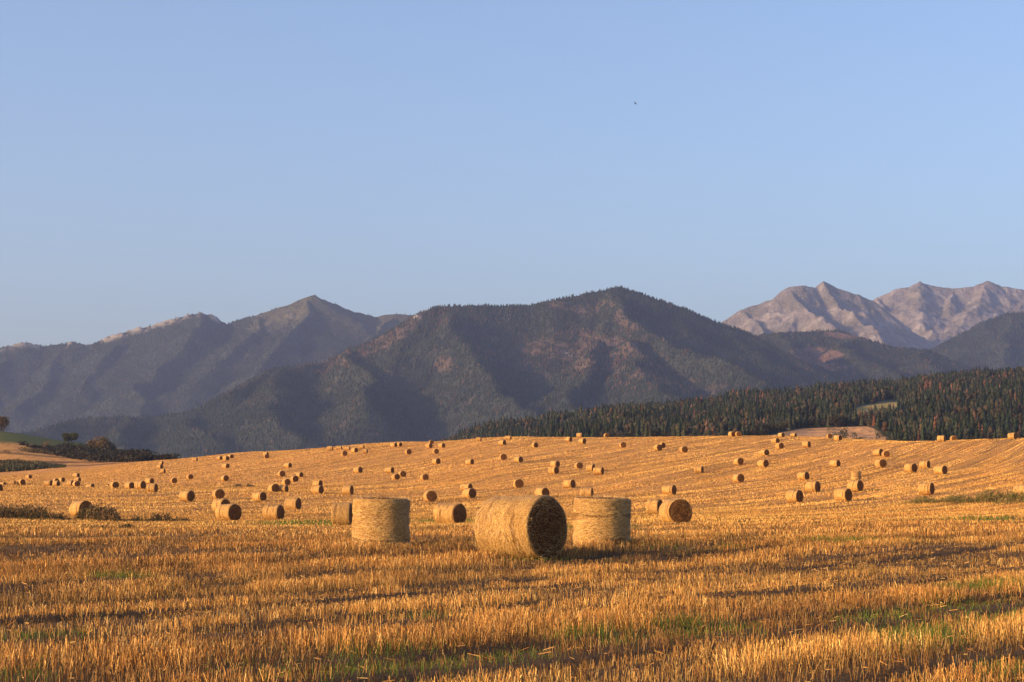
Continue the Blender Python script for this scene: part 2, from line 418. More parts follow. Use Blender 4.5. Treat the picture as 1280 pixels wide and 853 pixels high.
parts = []; gparts = []
for (d0, d1, dens, w, row, fold) in ((8.5, 26, 340, 0.0072, 0.145, True), (26, 42, 290, 0.0085, 0.145, True), (42, 66, 165, 0.012, 0.15, True),
                                   (66, 110, 42, 0.026, 0.3, True), (110, 210, 20, 0.048, 0.45, True), (210, 400, 10.0, 0.08, 0.7, False), (400, 735, 4.5, 0.13, 1.0, False)):
    x, y = scatter(d0, d1, dens)
    c = trackc(x, y)
    cs = np.round(c / (row * 1.28)) * (row * 1.28) + rng.normal(0, row * 0.17, len(x))
    x = x + (cs - c)
    n, big = patchy(x, y)
    c2 = trackc(x, y)
    wl = np.abs((c2 % 6.0) - 3.0)
    rut = sstep(0.5, 0.25, np.abs(wl - 0.95))
    keep = rng.random(len(x)) < np.clip(0.5 + np.where(y > 110, 2.3, 4.0) * (n - 0.46) + 1.6 * (big - 0.45), 0.42, 1) * (1 - 0.35 * rut * sstep(0.4, 0.6, big))
    gaps = sstep(0.40, 0.54, fbm(x / 1.3, y / 2.6, 131, 3)) if d0 < 110 else np.ones(len(x))
    keep &= rng.random(len(x)) < 0.62 + 0.38 * gaps
    if d0 >= 400:
        b = bearing(x, y); keep &= (y < np.interp(b, [-200, 0, 100, 200, 320, 500, 640, 960, 1280, 1500], [770, 765, 750, 720, 720, 690, 640, 620, 500, 500]))
    x, y, n, big = x[keep], y[keep], n[keep], big[keep]
    rut = rut[keep]; gaps = gaps[keep]
    z = ground_h(x, y)
    h = (0.125 + 0.12 * (big - 0.35)) * (0.75 + 0.5 * rng.random(len(x))) + 0.05 * (n - 0.5)
    h = np.clip(h * (1 - 0.5 * rut) * (0.62 + 0.38 * gaps), 0.03, 0.26)
    if d0 >= 210: T_far = 0.72
    if d0 < 66: h = np.where(rng.random(len(x)) < 0.012, h * 1.6, h)
    T = straw_tint(len(x))
    if d0 >= 110: T = T * 0.5 + 0.5 * np.array([0.53, 0.305, 0.075])
    warm = fbm(trackc(x, y) / 3.0, y / 30.0, 91, 3)[:, None]
    T = T * ((0.5 + 0.62 * sstep(0.38, 0.56, n)) * (0.62 + 0.38 * gaps))[:, None]  # stalks in gaps and thin bands tinted darker, painting in their shade
    T = T * (1 + (warm - 0.5) * np.array([0.5, 0.75, 0.9]))
    g = greenness(x, y, z)
    if d0 < 210:
        isg = rng.random(len(x)) < np.clip(g * 1.6, 0, 0.8)
        gt = np.array([0.085, 0.14, 0.022]) * (0.6 + 0.8 * rng.random(len(x)))[:, None] + np.array([0.05, 0.02, 0]) * rng.random(len(x))[:, None]
        gparts.append(blades(x[isg], y[isg], z[isg], h[isg] * rng.uniform(0.6, 1.1, isg.sum()), w * 1.1, 0.45, gt[isg], fold, 0.25))
        x, y, z, h, T = x[~isg], y[~isg], z[~isg], h[~isg], T[~isg]
    lean = 0.21 if d0 < 66 else 0.1
    parts.append(blades(x, y, z, h, w, lean, T, fold))
# fallen straw between the rows
x, y = scatter(8.5, 60, 5)
z = ground_h(x, y) + rng.random(len(x)) * 0.09
L = rng.uniform(0.04, 0.13, len(x)); a = rng.random(len(x)) * 6.283; wv = 0.0035
dx, dy = np.cos(a) * L, np.sin(a) * L; dz = rng.normal(0, 0.25, len(x)) * L
V = np.stack([np.stack([x - dy * 0.03, y + dx * 0.03, z - wv], 1), np.stack([x + dx, y + dy, z + dz - wv], 1),
              np.stack([x + dx, y + dy, z + dz + wv], 1), np.stack([x, y, z + wv], 1)], 1).reshape(-1, 3)
parts.append((V, np.arange(len(x))[:, None] * 4 + np.array([[0, 1, 2, 3]]), np.repeat(straw_tint(len(x)), 4, 0)))
V, Q, C = join(parts)
print('stubble quads', len(Q))
o = np_mesh('stubble', V, Q, MAT_STUB, C)
tag(o, 'golden cut cereal stubble standing in drill rows over the whole field', 'stubble', kind='stuff')
V, Q, C = join(gparts)
o = np_mesh('grass', V, Q, MAT_LEAF, C)
tag(o, 'green grass growing in patches among the golden stubble', 'grass', kind='stuff')

# tall dry weeds and shrubs left uncut
def weeds(name, label, boxes, n, hmin, hmax, tints, w=0.03, cat='weeds'):
    ps = []
    for (px0, px1, d, dd, k, hh) in boxes:
        m_ = int(n * k)
        u = rng.uniform(px0, px1, m_)
        d_ = d + rng.normal(0, dd, m_)
        x = (u - 640) / 2400 * d_; y = d_
        cl = fbm(x / 1.3, y / 2.2, 101, 3)
        kp = rng.random(m_) < sstep(0.32, 0.6, cl)
        x, y, cl = x[kp], y[kp], cl[kp]
        h = rng.uniform(hmin, hmax, len(x)) * (0.3 + 1.3 * sstep(0.35, 0.7, cl)) * hh * np.clip(np.minimum(u[kp] - px0, px1 - u[kp]) / (0.22 * (px1 - px0)), 0.12, 1)
        z = ground_h(x, y)
        t = np.array(tints)[rng.integers(0, len(tints), len(x))] * rng.uniform(0.6, 1.3, len(x))[:, None]
        ps.append(blades(x, y, z, h, w, 0.22, t, True, 0.4))
        # seed heads / leaves along the stems
        mm = len(x)
        for r_ in range(2):
            f = rng.uniform(0.4, 1.0, mm)
            ps.append(blades(x + rng.normal(0, 0.06, mm), y + rng.normal(0, 0.06, mm), z + h * f, h * 0.16, w * 3.0, 0.9, t, True, 0.4))
    V, Q, C = join(ps)
    o = np_mesh(name, V, Q, MAT_LEAF, C)
    tag(o, label, cat, kind='stuff')
DRY = [(0.30, 0.17, 0.07), (0.20, 0.12, 0.05), (0.12, 0.09, 0.035), (0.42, 0.27, 0.12)]
DARK = [(0.07, 0.05, 0.025), (0.10, 0.07, 0.03), (0.05, 0.05, 0.02), (0.26, 0.15, 0.06)]
GRN = [(0.09, 0.10, 0.025), (0.15, 0.14, 0.04), (0.24, 0.17, 0.055), (0.32, 0.19, 0.07)]
weeds('weeds', 'dark dry weeds along the uncut strip at the left edge of the stubble field',
      [(-60, 100, 152, 2.0, 0.8, 0.8), (90, 160, 153, 1.8, 0.5, 0.9), (150, 250, 155, 1.3, 0.45, 0.6), (-60, 90, 160, 1.6, 0.4, 0.9)], 3000, 0.3, 0.85, DARK)
weeds('weeds', 'green and straw coloured weeds along the uncut strip at the right edge of the stubble field',
      [(1125, 1230, 207, 2.0, 0.6, 0.55), (1190, 1340, 207, 2.6, 0.8, 0.85), (1240, 1340, 202, 2.2, 0.5, 0.95)], 3000, 0.3, 0.95, GRN)
weeds('weeds', 'low dark clump of weeds standing in the stubble in front of the left weed strip',
      [(85, 185, 98, 1.0, 0.8, 0.3)], 1300, 0.3, 0.8, DARK)
weeds('weeds', 'short dark strip of weeds between the bales on the left slope',
      [(279, 321, 384, 1.6, 1.0, 0.6)], 700, 0.25, 0.7, DARK, 0.06)
# ------------------------------------------------------------------ mountains
def ridge_field(x, y, ridges, base, warp=90, seed=0):
    wx = x + warp * 2 * (fbm(x / 420, y / 420, seed + 1, 3) - 0.5)
    wy = y + warp * 2 * (fbm(x / 420, y / 420, seed + 8, 3) - 0.5)
    H = np.full(x.shape, -1e9)
    for pts, sl in ridges:
        P = [at(*p) for p in pts]
        for k, (a, b) in enumerate(zip(P[:-1], P[1:])):
            ax, ay, az = a; bx, by, bz = b
            ux, uy = bx - ax, by - ay
            L2 = ux * ux + uy * uy
            qx, qy = (x, y) if sl >= 5 else (wx, wy)
            t = np.clip(((qx - ax) * ux + (qy - ay) * uy) / L2, 0, 1)
            dist = np.hypot(qx - ax - t * ux, qy - ay - t * uy)
            s = sl % 5
            h = az + t * (bz - az) - s * dist * (1 - 0.25 * np.clip(dist / 900, 0, 1))
            H = np.maximum(H, h)
    return np.maximum(H, base)

def line_dist(x, y, pts):
    P = [at(*p) for p in pts]; D_ = np.full(x.shape, 1e9)
    for a, b in zip(P[:-1], P[1:]):
        ux, uy = b[0] - a[0], b[1] - a[1]
        t = np.clip(((x - a[0]) * ux + (y - a[1]) * uy) / (ux * ux + uy * uy), 0, 1)
        D_ = np.minimum(D_, np.hypot(x - a[0] - t * ux, y - a[1] - t * uy))
    return D_

def mountain(px0, px1, d0, d1, ridges, base, step_px, step_d, amp, seed, warp=90, wl=230):
    u = np.arange(px0, px1 + step_px, step_px); D = np.arange(d0, d1, step_d)
    uu, dd = np.meshgrid(u, D, indexing='ij')
    x = (uu - 640) / 2400 * dd; y = dd
    H = ridge_field(x, y, ridges, base, warp, seed)
    n = ridged(x / wl, y / wl, seed + 30, 5) - 0.55
    calm = 0.12 + 0.88 * sstep(10, 280, line_dist(x, y, ridges[0][0]))      # the skyline itself stays at its image pixel coordinates
    H = H + n * amp * calm * (0.35 + 0.65 * sstep(base, base + 200, H))
    H = H + (fbm(x / 45, y / 45, seed + 50, 3) - 0.5) * amp * 0.35 * (0.4 + 0.6 * calm)
    return uu, dd, x, y, H

def finish(name, u, x, y, H, colr, mat):
    V = np.stack([x.ravel(), y.ravel(), H.ravel()], 1)
    o = np_mesh(name, V, grid_faces(*x.shape), mat, colr.reshape(-1, 3), smooth=True)
    tag(o, kind='structure')
    return o

def sample_grid(arr, u, dd, pu, pd):
    """bilinear sampling of a (bearing x depth) grid"""
    fu = (pu - u[0, 0]) / (u[1, 0] - u[0, 0]); fd = (pd - dd[0, 0]) / (dd[0, 1] - dd[0, 0])
    i = np.clip(fu.astype(int), 0, arr.shape[0] - 2); j = np.clip(fd.astype(int), 0, arr.shape[1] - 2)
    a = fu - i; b = fd - j
    if arr.ndim == 3: a = a[:, None]; b = b[:, None]
    return (arr[i, j] * (1 - a) + arr[i + 1, j] * a) * (1 - b) + (arr[i, j + 1] * (1 - a) + arr[i + 1, j + 1] * a) * b

def blobs(px, row, lst):
    g = np.zeros_like(px)
    for (cx, cy, rx, ry, ang) in lst:
        c_, s_ = math.cos(R(ang)), math.sin(R(ang))
        dx, dy = px - cx, row - cy
        q = ((dx * c_ + dy * s_) / rx) ** 2 + ((-dx * s_ + dy * c_) / ry) ** 2
        g = np.maximum(g, sstep(1.5, 0.5, q))
    return g

def cone_trees(x, y, z, h, rad, tint, sides=5):
    """low spruces far away: a jagged lower skirt and a pointed top"""
    n = len(x); ang0 = rng.random(n) * 6.283
    ring = []
    for lev, (zz, rr) in enumerate(((0.06, 1.0), (0.45, 0.62))):
        for s in range(sides):
            a = ang0 + s * 2 * math.pi / sides + lev * 0.6
            j = rng.uniform(0.75, 1.2, n)
            ring.append(np.stack([x + np.cos(a) * rad * rr * j, y + np.sin(a) * rad * rr * j, z + h * zz * rng.uniform(0.8, 1.2, n)], 1))
    lean = rng.normal(0, 0.03, n) * h
    top = np.stack([x + lean, y, z + h], 1); mid = np.stack([x, y, z + h * 0.62], 1)
    V = np.stack(ring + [mid, top], 1).reshape(-1, 3)
    k = 2 * sides + 2
    base = np.arange(n)[:, None] * k
    T = []
    for s in range(sides):
        T.append(base + np.array([[s, (s + 1) % sides, 2 * sides]]))
        T.append(base + np.array([[sides + s, sides + (s + 1) % sides, 2 * sides + 1]]))
    return V, np.concatenate(T, 0), np.repeat(tint, k, 0)

def tree_tints(n, brown=0.08, pal=0):
    g = np.array([(0.030, 0.045, 0.026), (0.044, 0.058, 0.030), (0.024, 0.036, 0.024), (0.058, 0.066, 0.034), (0.070, 0.066, 0.040)])
    t = g[rng.integers(0, 5, n)] * rng.uniform(0.5, 0.8, n)[:, None]
    b = rng.random(n) < brown
    t[b] = np.array((0.13, 0.07, 0.045)) * rng.uniform(0.6, 1.2, b.sum())[:, None]
    return t

def forest(name, label, u, dd, H, clear, spacing, hm, brown=0.06, dmin=None, dmax=None, sides=5, rad=0.26, bmask=None):
    u0, u1 = u[0, 0], u[-1, 0]; d0, d1 = dd[0, 0] if dmin is None else dmin, dd[0, -1] if dmax is None else dmax
    w = (u1 - u0) / 2400
    n = int(w * (d1 * d1 - d0 * d0) / 2 / spacing ** 2)
    pd = np.sqrt(rng.random(n) * (d1 * d1 - d0 * d0) + d0 * d0); pu = rng.uniform(u0, u1, n)
    x = (pu - 640) / 2400 * pd
    z = sample_grid(H, u, dd, pu, pd); c = sample_grid(clear, u, dd, pu, pd)
    vis = rowof(x, pd, z + hm) < 592
    # density
    kp = vis & (rng.random(n) > c)
    # drop trees on slopes hidden behind the ridge in front (coarse: compare with running skyline)
    gi = np.clip(((pu - u0) / (u[1, 0] - u[0, 0])).astype(int), 0, H.shape[0] - 1)
    el = (H + 0 - EYE) / dd
    run = np.maximum.accumulate(el, axis=1)
    gj = np.clip(((pd - dd[0, 0]) / (dd[0, 1] - dd[0, 0])).astype(int), 0, H.shape[1] - 1)
    back = np.clip(gj - 3, 0, None)
    kp &= (z + hm * 2.2 - EYE) / pd > run[gi, back]
    x, y, z = x[kp], pd[kp], z[kp]
    cc = c[kp]
    n = len(x)
    h = hm * rng.uniform(0.55, 1.3, n)
    t = tree_tints(n, brown)
    big = fbm(x / 160, y / 160, 201, 3)[:, None]
    t = t * (0.65 + 0.8 * big)
    if bmask is not None:
        bm = sample_grid(bmask, u, dd, pu[kp], y)
        br = rng.random(n) < bm
        t[br] = np.array((0.15, 0.082, 0.052)) * rng.uniform(0.6, 1.2, br.sum())[:, None]
    V, T, C = cone_trees(x, y, z - 1, h, h * rad, t, sides)
    print(name, n)
    o = np_mesh(name, V, T, MAT_CONE, C)
    tag(o, label, 'forest', kind='stuff')
    return o

GREEN_G = np.array([0.032, 0.038, 0.025]); BROWN_G = np.array([0.145, 0.085, 0.06]); ROCK_G = np.array([0.50, 0.43, 0.36]); GRASS_G = np.array([0.11, 0.10, 0.05])

# main wooded mountain in the middle
def lowered(pts, m_): return [(a, b + m_, c) for a, b, c in pts]
M_SKY = lowered([(-200, 570, 5100), (-60, 555, 5150), (0, 543, 5200), (60, 530, 5300), (95, 518, 5400), (150, 516, 5450), (190, 517, 5500), (240, 509, 5500), (290, 483, 5600), (340, 457, 5800), (400, 447, 5950), (450, 430, 6050), (490, 410, 6100), (515, 394, 6150), (530, 384, 6150), (550, 378, 6200), (620, 378, 6300), (660, 377, 6350), (700, 369, 6350), (730, 362, 6400), (775, 355, 6450), (800, 362, 6450), (850, 379, 6450), (900, 399, 6450), (930, 409, 6450), (960, 425, 6400), (1000, 447, 6300), (1040, 468, 6250), (1120, 505, 6200), (1200, 540, 6200)], 4.5)
M_R = [(M_SKY, 5.62),
       ([(550, 382, 6200), (565, 412, 5950), (590, 442, 5700), (620, 477, 5350), (655, 507, 5000), (700, 537, 4600)], 0.72),
       ([(748, 428, 5950), (732, 450, 5650), (716, 480, 5350), (722, 505, 4950), (770, 530, 4500)], 0.66),
       ([(778, 368, 6430), (795, 390, 6200), (830, 420, 5900), (885, 450, 5600), (944, 477, 5300), (1010, 505, 5000)], 0.6),
       ([(800, 425, 5850), (800, 460, 5450), (840, 495, 4950), (880, 520, 4600)], 0.5),
       ([(340, 461, 5800), (340, 482, 5550), (352, 510, 5200), (370, 545, 4750)], 0.6),
       ([(450, 436, 6050), (452, 470, 5550), (462, 510, 5000)], 0.7),
       ([(240, 513, 5500), (262, 532, 5150), (290, 558, 4750)], 0.5),
       ([(150, 520, 5450), (165, 545, 5000), (180, 575, 4600)], 0.5)]
u, dd, x, y, H = mountain(-200, 1200, 4300, 7000, M_R, 60, 2.5, 11, 46, 100)
px, row = colof(x, y, H), rowof(x, y, H)
cl = blobs(px, row, [(470, 425, 60, 12, -28), (500, 408, 40, 14, -45), (395, 450, 55, 7, -12), (300, 482, 40, 4, -25), (735, 377, 45, 5, 8), (720, 385, 40, 6, 10),
                     (690, 430, 50, 10, -12), (745, 428, 55, 8, 5), (705, 442, 40, 9, 20), (722, 455, 16, 12, 0), (760, 440, 50, 6, 0), (850, 425, 40, 4, 10),
                     (600, 420, 28, 4, 12), (790, 465, 40, 8, 5), (825, 470, 30, 7, 5), (555, 455, 14, 10, 0), (850, 475, 20, 5, 0), (780, 400, 20, 8, 40)])
nz = fbm(x / 60, y / 60, 301, 4)
clear = np.clip(cl * sstep(0.25, 0.6, nz) * 0.8, 0, 0.52)
clear = np.maximum(clear, 0.3 * sstep(0.66, 0.74, fbm(x / 110, y / 110, 305, 3)))
bm = np.clip(0.33 * blobs(px, row, [(560, 400, 70, 20, 0), (720, 440, 120, 30, 0), (820, 470, 70, 22, 0), (450, 430, 90, 20, -25), (640, 535, 80, 8, 0)]) * sstep(0.3, 0.7, fbm(x / 90, y / 90, 309, 3)), 0, 1)
rk = blobs(px, row, [(703, 441, 14, 3, 20), (736, 467, 4, 3, 0), (333, 526, 4, 4, 0), (358, 531, 4, 5, 0), (522, 397, 5, 3, 0), (365, 395, 9, 5, 0)]) * 0.7 * sstep(0.5, 0.7, fbm(x / 18, y / 18, 311, 2))
C = GREEN_G * (1 - clear[..., None]) + BROWN_G * (0.75 + 0.5 * nz[..., None]) * clear[..., None]
C = C * (1 - rk[..., None]) + ROCK_G * rk[..., None]
clear = np.maximum(clear, rk)
finish('mountain', u, x, y, H, C, MAT_MTN)
forest('mountain_forest', 'spruce forest covering the big middle mountain with reddish clearings', u, dd, H, clear, 6.6, 9.0, 0.02, bmask=bm, rad=0.3)

# left range with the pointed peak
L_SKY = [(-900, 575, 8700), (-760, 525, 8800), (-620, 488, 8900), (-480, 476, 8950), (-360, 462, 9000), (-250, 470, 9000), (-100, 452, 9000), (0, 434, 9000), (30, 428, 9050), (52, 432, 9080), (75, 429, 9100), (92, 426, 9100), (112, 430, 9100), (130, 423, 9150), (160, 414, 9150), (200, 404, 9200), (230, 394, 9200), (250, 390, 9200), (266, 394, 9220), (280, 404, 9250), (300, 398, 9250), (340, 385, 9280), (372, 375, 9300), (393, 367, 9300), (412, 376, 9320), (440, 387, 9350), (468, 394, 9380), (492, 390, 9400), (520, 393, 9400), (600, 410, 9400), (700, 450, 9400)]
L_R = [(lowered(L_SKY, 1.5), 5.6),
       ([(250, 394, 9200), (232, 422, 8850), (200, 452, 8450), (168, 485, 8000), (172, 520, 7500)], 0.6),
       ([(393, 371, 9300), (385, 400, 8950), (350, 432, 8500), (318, 462, 8100), (290, 500, 7600)], 0.6),
       ([(75, 432, 9100), (58, 470, 8600), (30, 510, 8000)], 0.6),
       ([(340, 390, 9270), (305, 420, 8850), (235, 480, 8000)], 0.55),
       ([(150, 420, 9150), (125, 450, 8750), (95, 490, 8200)], 0.55),
       ([(492, 394, 9400), (470, 420, 8950), (425, 445, 8500)], 0.6),
       ([(-360, 466, 9000), (-380, 500, 8500), (-420, 540, 7900)], 0.6), ([(-560, 485, 8920), (-600, 530, 8300)], 0.6), ([(-180, 466, 9000), (-215, 510, 8400), (-230, 550, 7800)], 0.6),
       ([(0, 438, 9000), (-20, 480, 8500), (-60, 520, 8000)], 0.6)]
u, dd, x, y, H = mountain(-900, 700, 7200, 9900, L_R, 60, 2.5, 15, 42, 140, wl=300)
px, row = colof(x, y, H), rowof(x, y, H)
skyrow = np.interp(px, [p[0] for p in L_SKY], [p[1] for p in L_SKY])
rkm = sstep(9, 2.5, row - skyrow) * (sstep(108, 130, px) * sstep(285, 268, px) + 0.8 * sstep(-20, 0, px) * sstep(60, 50, px) + 0.7 * sstep(80, 86, px) * sstep(108, 98, px))
nz = fbm(x / 30, y / 45, 411, 3)
rk = np.clip(rkm * sstep(0.38, 0.52, nz), 0, 1)
rk = np.maximum(rk, blobs(px, row, [(367, 397, 9, 4, 20)]) * sstep(0.5, 0.75, nz) * 0.6)
H = H + rk * 14 * ridged(x / 40, y / 60, 415, 3)
up = sstep(45, 15, row - skyrow) * sstep(300, 330, px)      # open grassy cone of the peak
C = GREEN_G[None, None] * (1 - up[..., None]) + GRASS_G * 0.7 * up[..., None]
C = C * (1 - rk[..., None]) + ROCK_G * 0.65 * rk[..., None]
clear = np.clip(np.maximum(rk * 2, up * 0.93) + 0.5 * sstep(0.62, 0.72, fbm(x / 130, y / 130, 417, 3)), 0, 0.97)
finish('mountain', u, x, y, H, C, MAT_MTN)
forest('mountain_forest', 'hazy forest covering the far left range below the pointed peak', u, dd, H, clear, 9.5, 9, 0.03, rad=0.42)

# wooded foothill on the right behind the near wood
R2 = [(lowered([(840, 480, 7100), (900, 440, 7150), (940, 417, 7200), (970, 413, 7200), (1010, 412, 7250), (1040, 410, 7250), (1065, 416, 7200), (1085, 422, 7150), (1120, 431, 7100), (1150, 434, 7050), (1190, 456, 6950), (1230, 470, 6900), (1300, 492, 6800), (1500, 520, 6700)], 3), 5.5),
      ([(1040, 412, 7250), (1062, 438, 6900), (1105, 462, 6500), (1140, 490, 6200)], 0.5),
      ([(970, 415, 7200), (985, 440, 6900), (1015, 468, 6600)], 0.5),
      ([(1150, 436, 7050), (1170, 460, 6700), (1200, 490, 6300)], 0.5)]
u, dd, x, y, H = mountain(840, 1500, 6150, 7800, R2, 60, 2.5, 12, 30, 180)
px, row = colof(x, y, H), rowof(x, y, H)
nz = fbm(x / 50, y / 50, 511, 3)
clear = np.clip(blobs(px, row, [(1020, 443, 34, 9, 5), (1040, 458, 34, 6, 15), (1010, 448, 22, 8, 0), (1050, 420, 25, 4, 10)]) * sstep(0.25, 0.5, nz) * 1.3, 0, 0.96)
C = GREEN_G * (1 - clear[..., None]) + BROWN_G * clear[..., None]
finish('hill', u, x, y, H, C, MAT_MTN)
forest('mountain_forest', 'hazy forest with a brown clearing on the foothill below the rocky peaks', u, dd, H, clear, 8, 9, 0.07, rad=0.34)

# dark wooded shoulder at the right edge
K3 = [(lowered([(1080, 510, 8500), (1120, 475, 8500), (1160, 439, 8500), (1190, 421, 8500), (1230, 399, 8550), (1260, 389, 8600), (1290, 387, 8600), (1400, 372, 8600), (1550, 380, 8600)], 2.5), 5.6),
      ([(1260, 391, 8600), (1245, 420, 8200), (1260, 455, 7800)], 0.55), ([(1400, 374, 8600), (1350, 420, 8100), (1330, 460, 7700)], 0.55)]
u, dd, x, y, H = mountain(1080, 1550, 7500, 9200, K3, 60, 2.5, 14, 34, 230, wl=300)
clear = 0.3 * sstep(0.6, 0.75, fbm(x / 130, y / 130, 517, 3))
finish('mountain', u, x, y, H, GREEN_G[None, None] + 0 * H[..., None], MAT_MTN)
forest('mountain_forest', 'dark hazy forest on the shoulder at the right edge under the rocky peaks', u, dd, H, clear, 10, 9.5, 0.02, rad=0.4)

# bare rocky peaks
K1 = [([(840, 440, 11500), (880, 415, 11500), (905, 402, 11500), (930, 386, 11500), (965, 375, 11500), (985, 359, 11500), (1000, 357, 11500), (1018, 360, 11550), (1030, 352, 11600), (1045, 360, 11600), (1070, 368, 11600), (1092, 377, 11600), (1115, 400, 11500), (1150, 440, 11300), (1180, 480, 11200)], 5.85),
      ([(985, 360, 11500), (1000, 383, 11200), (1035, 406, 10900), (1065, 425, 10600)], 0.85),
      ([(1030, 353, 11600), (1058, 385, 11250), (1098, 418, 10800), (1130, 448, 10400)], 0.8),
      ([(930, 387, 11500), (945, 405, 11200), (965, 425, 10900)], 0.7), ([(905, 403, 11500), (910, 425, 11100)], 0.7)]
u, dd, x, y, H = mountain(840, 1200, 10200, 12200, K1, 60, 1.3, 11, 80, 330, warp=45, wl=380)
H = H - 28 * ridged(x / 130, y / 170, 341, 4) ** 2 * sstep(0, 160, line_dist(x, y, K1[0][0])) + 8 * (ridged(x / 45, y / 45, 343, 3) - 0.5)
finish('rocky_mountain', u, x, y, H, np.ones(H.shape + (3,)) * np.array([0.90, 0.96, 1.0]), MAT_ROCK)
K2 = [([(1000, 420, 13200), (1060, 385, 13200), (1092, 375, 13200), (1120, 362, 13200), (1136, 360, 13200), (1150, 352, 13200), (1165, 357, 13200), (1190, 361, 13200), (1212, 359, 13200), (1235, 351, 13200), (1252, 358, 13200), (1280, 362, 13200), (1340, 372, 13200), (1450, 385, 13200), (1600, 400, 13200)], 5.8),
      ([(1150, 353, 13200), (1148, 385, 12700), (1165, 425, 12100)], 0.65), ([(1235, 352, 13200), (1222, 380, 12700), (1192, 410, 12200), (1175, 440, 11700)], 0.6),
      ([(1100, 373, 13200), (1115, 400, 12700), (1140, 440, 12100)], 0.65), ([(1190, 362, 13200), (1185, 385, 12800)], 0.7), ([(1290, 364, 13200), (1270, 390, 12700), (1240, 420, 12200)], 0.6)]
u, dd, x, y, H = mountain(1000, 1600, 11500, 13900, K2, 60, 1.5, 13, 90, 360, warp=45, wl=400)
H = H - 32 * ridged(x / 140, y / 180, 371, 4) ** 2 * sstep(0, 160, line_dist(x, y, K2[0][0])) + 9 * (ridged(x / 50, y / 50, 373, 3) - 0.5)
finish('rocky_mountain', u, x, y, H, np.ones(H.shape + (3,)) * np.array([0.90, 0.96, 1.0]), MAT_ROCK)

# ------------------------------------------------------------------ near wooded hill on the right (from the far side of the field)
NP = {300: [(1000, -5), (1300, 5), (2200, 20), (2600, 18), (3000, 0)], 500: [(1000, 2), (1300, 12), (1700, 22), (2200, 44), (2500, 42), (3000, 0)],
      640: [(1000, 14), (1200, 27), (1700, 46), (2200, 74), (2500, 70), (3000, 20)],
      800: [(1000, 20), (1200, 34), (1700, 68), (2300, 98), (2600, 95), (3000, 40)],
      960: [(1000, 20), (1150, 33), (1350, 47), (1700, 76), (2100, 103), (2400, 121), (2600, 118), (3000, 50)],
      1100: [(1000, 20), (1150, 33), (1350, 49), (1550, 65), (1700, 82), (2100, 112), (2400, 134), (2600, 130), (3000, 50)],
      1280: [(1000, 20), (1150, 35), (1350, 55), (1700, 88), (2100, 124), (2400, 150), (2600, 148), (3000, 60)],
      1900: [(1000, 22), (1150, 38), (1350, 62), (1700, 105), (2100, 150), (2400, 185), (2600, 180), (3000, 60)]}
u = np.arange(300, 1901, 3.0); D = np.arange(1000, 3000, 7.0)
uu, dd = np.meshgrid(u, D, indexing='ij')
ks = sorted(NP)
tabn = np.array([pchip([a for a, b in NP[k]], [b for a, b in NP[k]], D) for k in ks])
H = np.zeros_like(uu)
for i, uv in enumerate(u):
    H[i] = [0] * len(D)
    for_j = np.clip(np.searchsorted(ks, uv) - 1, 0, len(ks) - 2)
    t = (uv - ks[for_j]) / (ks[for_j + 1] - ks[for_j]); t = t * t * (3 - 2 * t)
    H[i] = tabn[for_j] * (1 - t) + tabn[for_j + 1] * t
x = (uu - 640) / 2400 * dd; y = dd
H = H + EYE + 11 * (fbm(x / 190, y / 190, 601, 3) - 0.5) * sstep(1300, 1700, dd)
px, row = colof(x, y, H), rowof(x, y, H)
# open brown field and the olive meadow strip are treeless
f3lim = 1110 + 250 * sstep(915, 1010, uu) - 190 * sstep(1080, 1118, uu)      # the open field narrows to both ends
f3 = sstep(905, 925, uu) * sstep(1120, 1105, uu) * sstep(8, -8, dd - f3lim)
f3b = sstep(730, 760, uu) * sstep(870, 830, uu) * sstep(1175, 1160, dd)
f3 = np.maximum(f3, f3b)
ms = blobs(px, row, [(1103, 509, 36, 4.5, -6), (1074, 517, 8, 5, 20)])
msc = blobs(px, row, [(1104, 512, 38, 10, -6), (1074, 519, 10, 10, 20)])
rs = blobs(px, row, [(1276, 540, 14, 5, 0)])
C = GREEN_G[None, None] + 0 * H[..., None]
C = C * (1 - f3[..., None]) + np.array([0.52, 0.27, 0.11]) * (0.8 + 0.4 * fbm(x / 50, y / 12, 607, 3)[..., None]) * f3[..., None]
C = C * (1 - ms[..., None]) + np.array([0.34, 0.26, 0.08]) * ms[..., None]
clear_near = np.clip(np.maximum(np.maximum(f3, msc), rs) * 1.5, 0, 1)
finish('hill', uu, x, y, H, C, MAT_MTN)
NH, NU, ND, NC = H, uu, dd, clear_near

# ---- trees of the near wood: candidate places, nearest visible ones become individual trees
def near_sites(spacing, d0, d1, u0=520, u1=1560):
    w = (u1 - u0) / 2400
    n = int(w * (d1 * d1 - d0 * d0) / 2 / spacing ** 2)
    pd = np.sqrt(rng.random(n) * (d1 * d1 - d0 * d0) + d0 * d0); pu = rng.uniform(u0, u1, n)
    x = (pu - 640) / 2400 * pd; z = sample_grid(NH, NU, ND, pu, pd); c = sample_grid(NC, NU, ND, pu, pd)
    el = (NH - EYE) / ND; run = np.maximum.accumulate(el, axis=1)
    gi = np.clip(((pu - NU[0, 0]) / 3).astype(int), 0, NH.shape[0] - 1); gj = np.clip(((pd - ND[0, 0]) / 7).astype(int) - 4, 0, NH.shape[1] - 1)
    kp = (rng.random(n) > c) & (rowof(x, pd, z + 20) < 549) & ((z + 34 - EYE) / pd > run[gi, gj])
    return x[kp], pd[kp], z[kp], pu[kp]

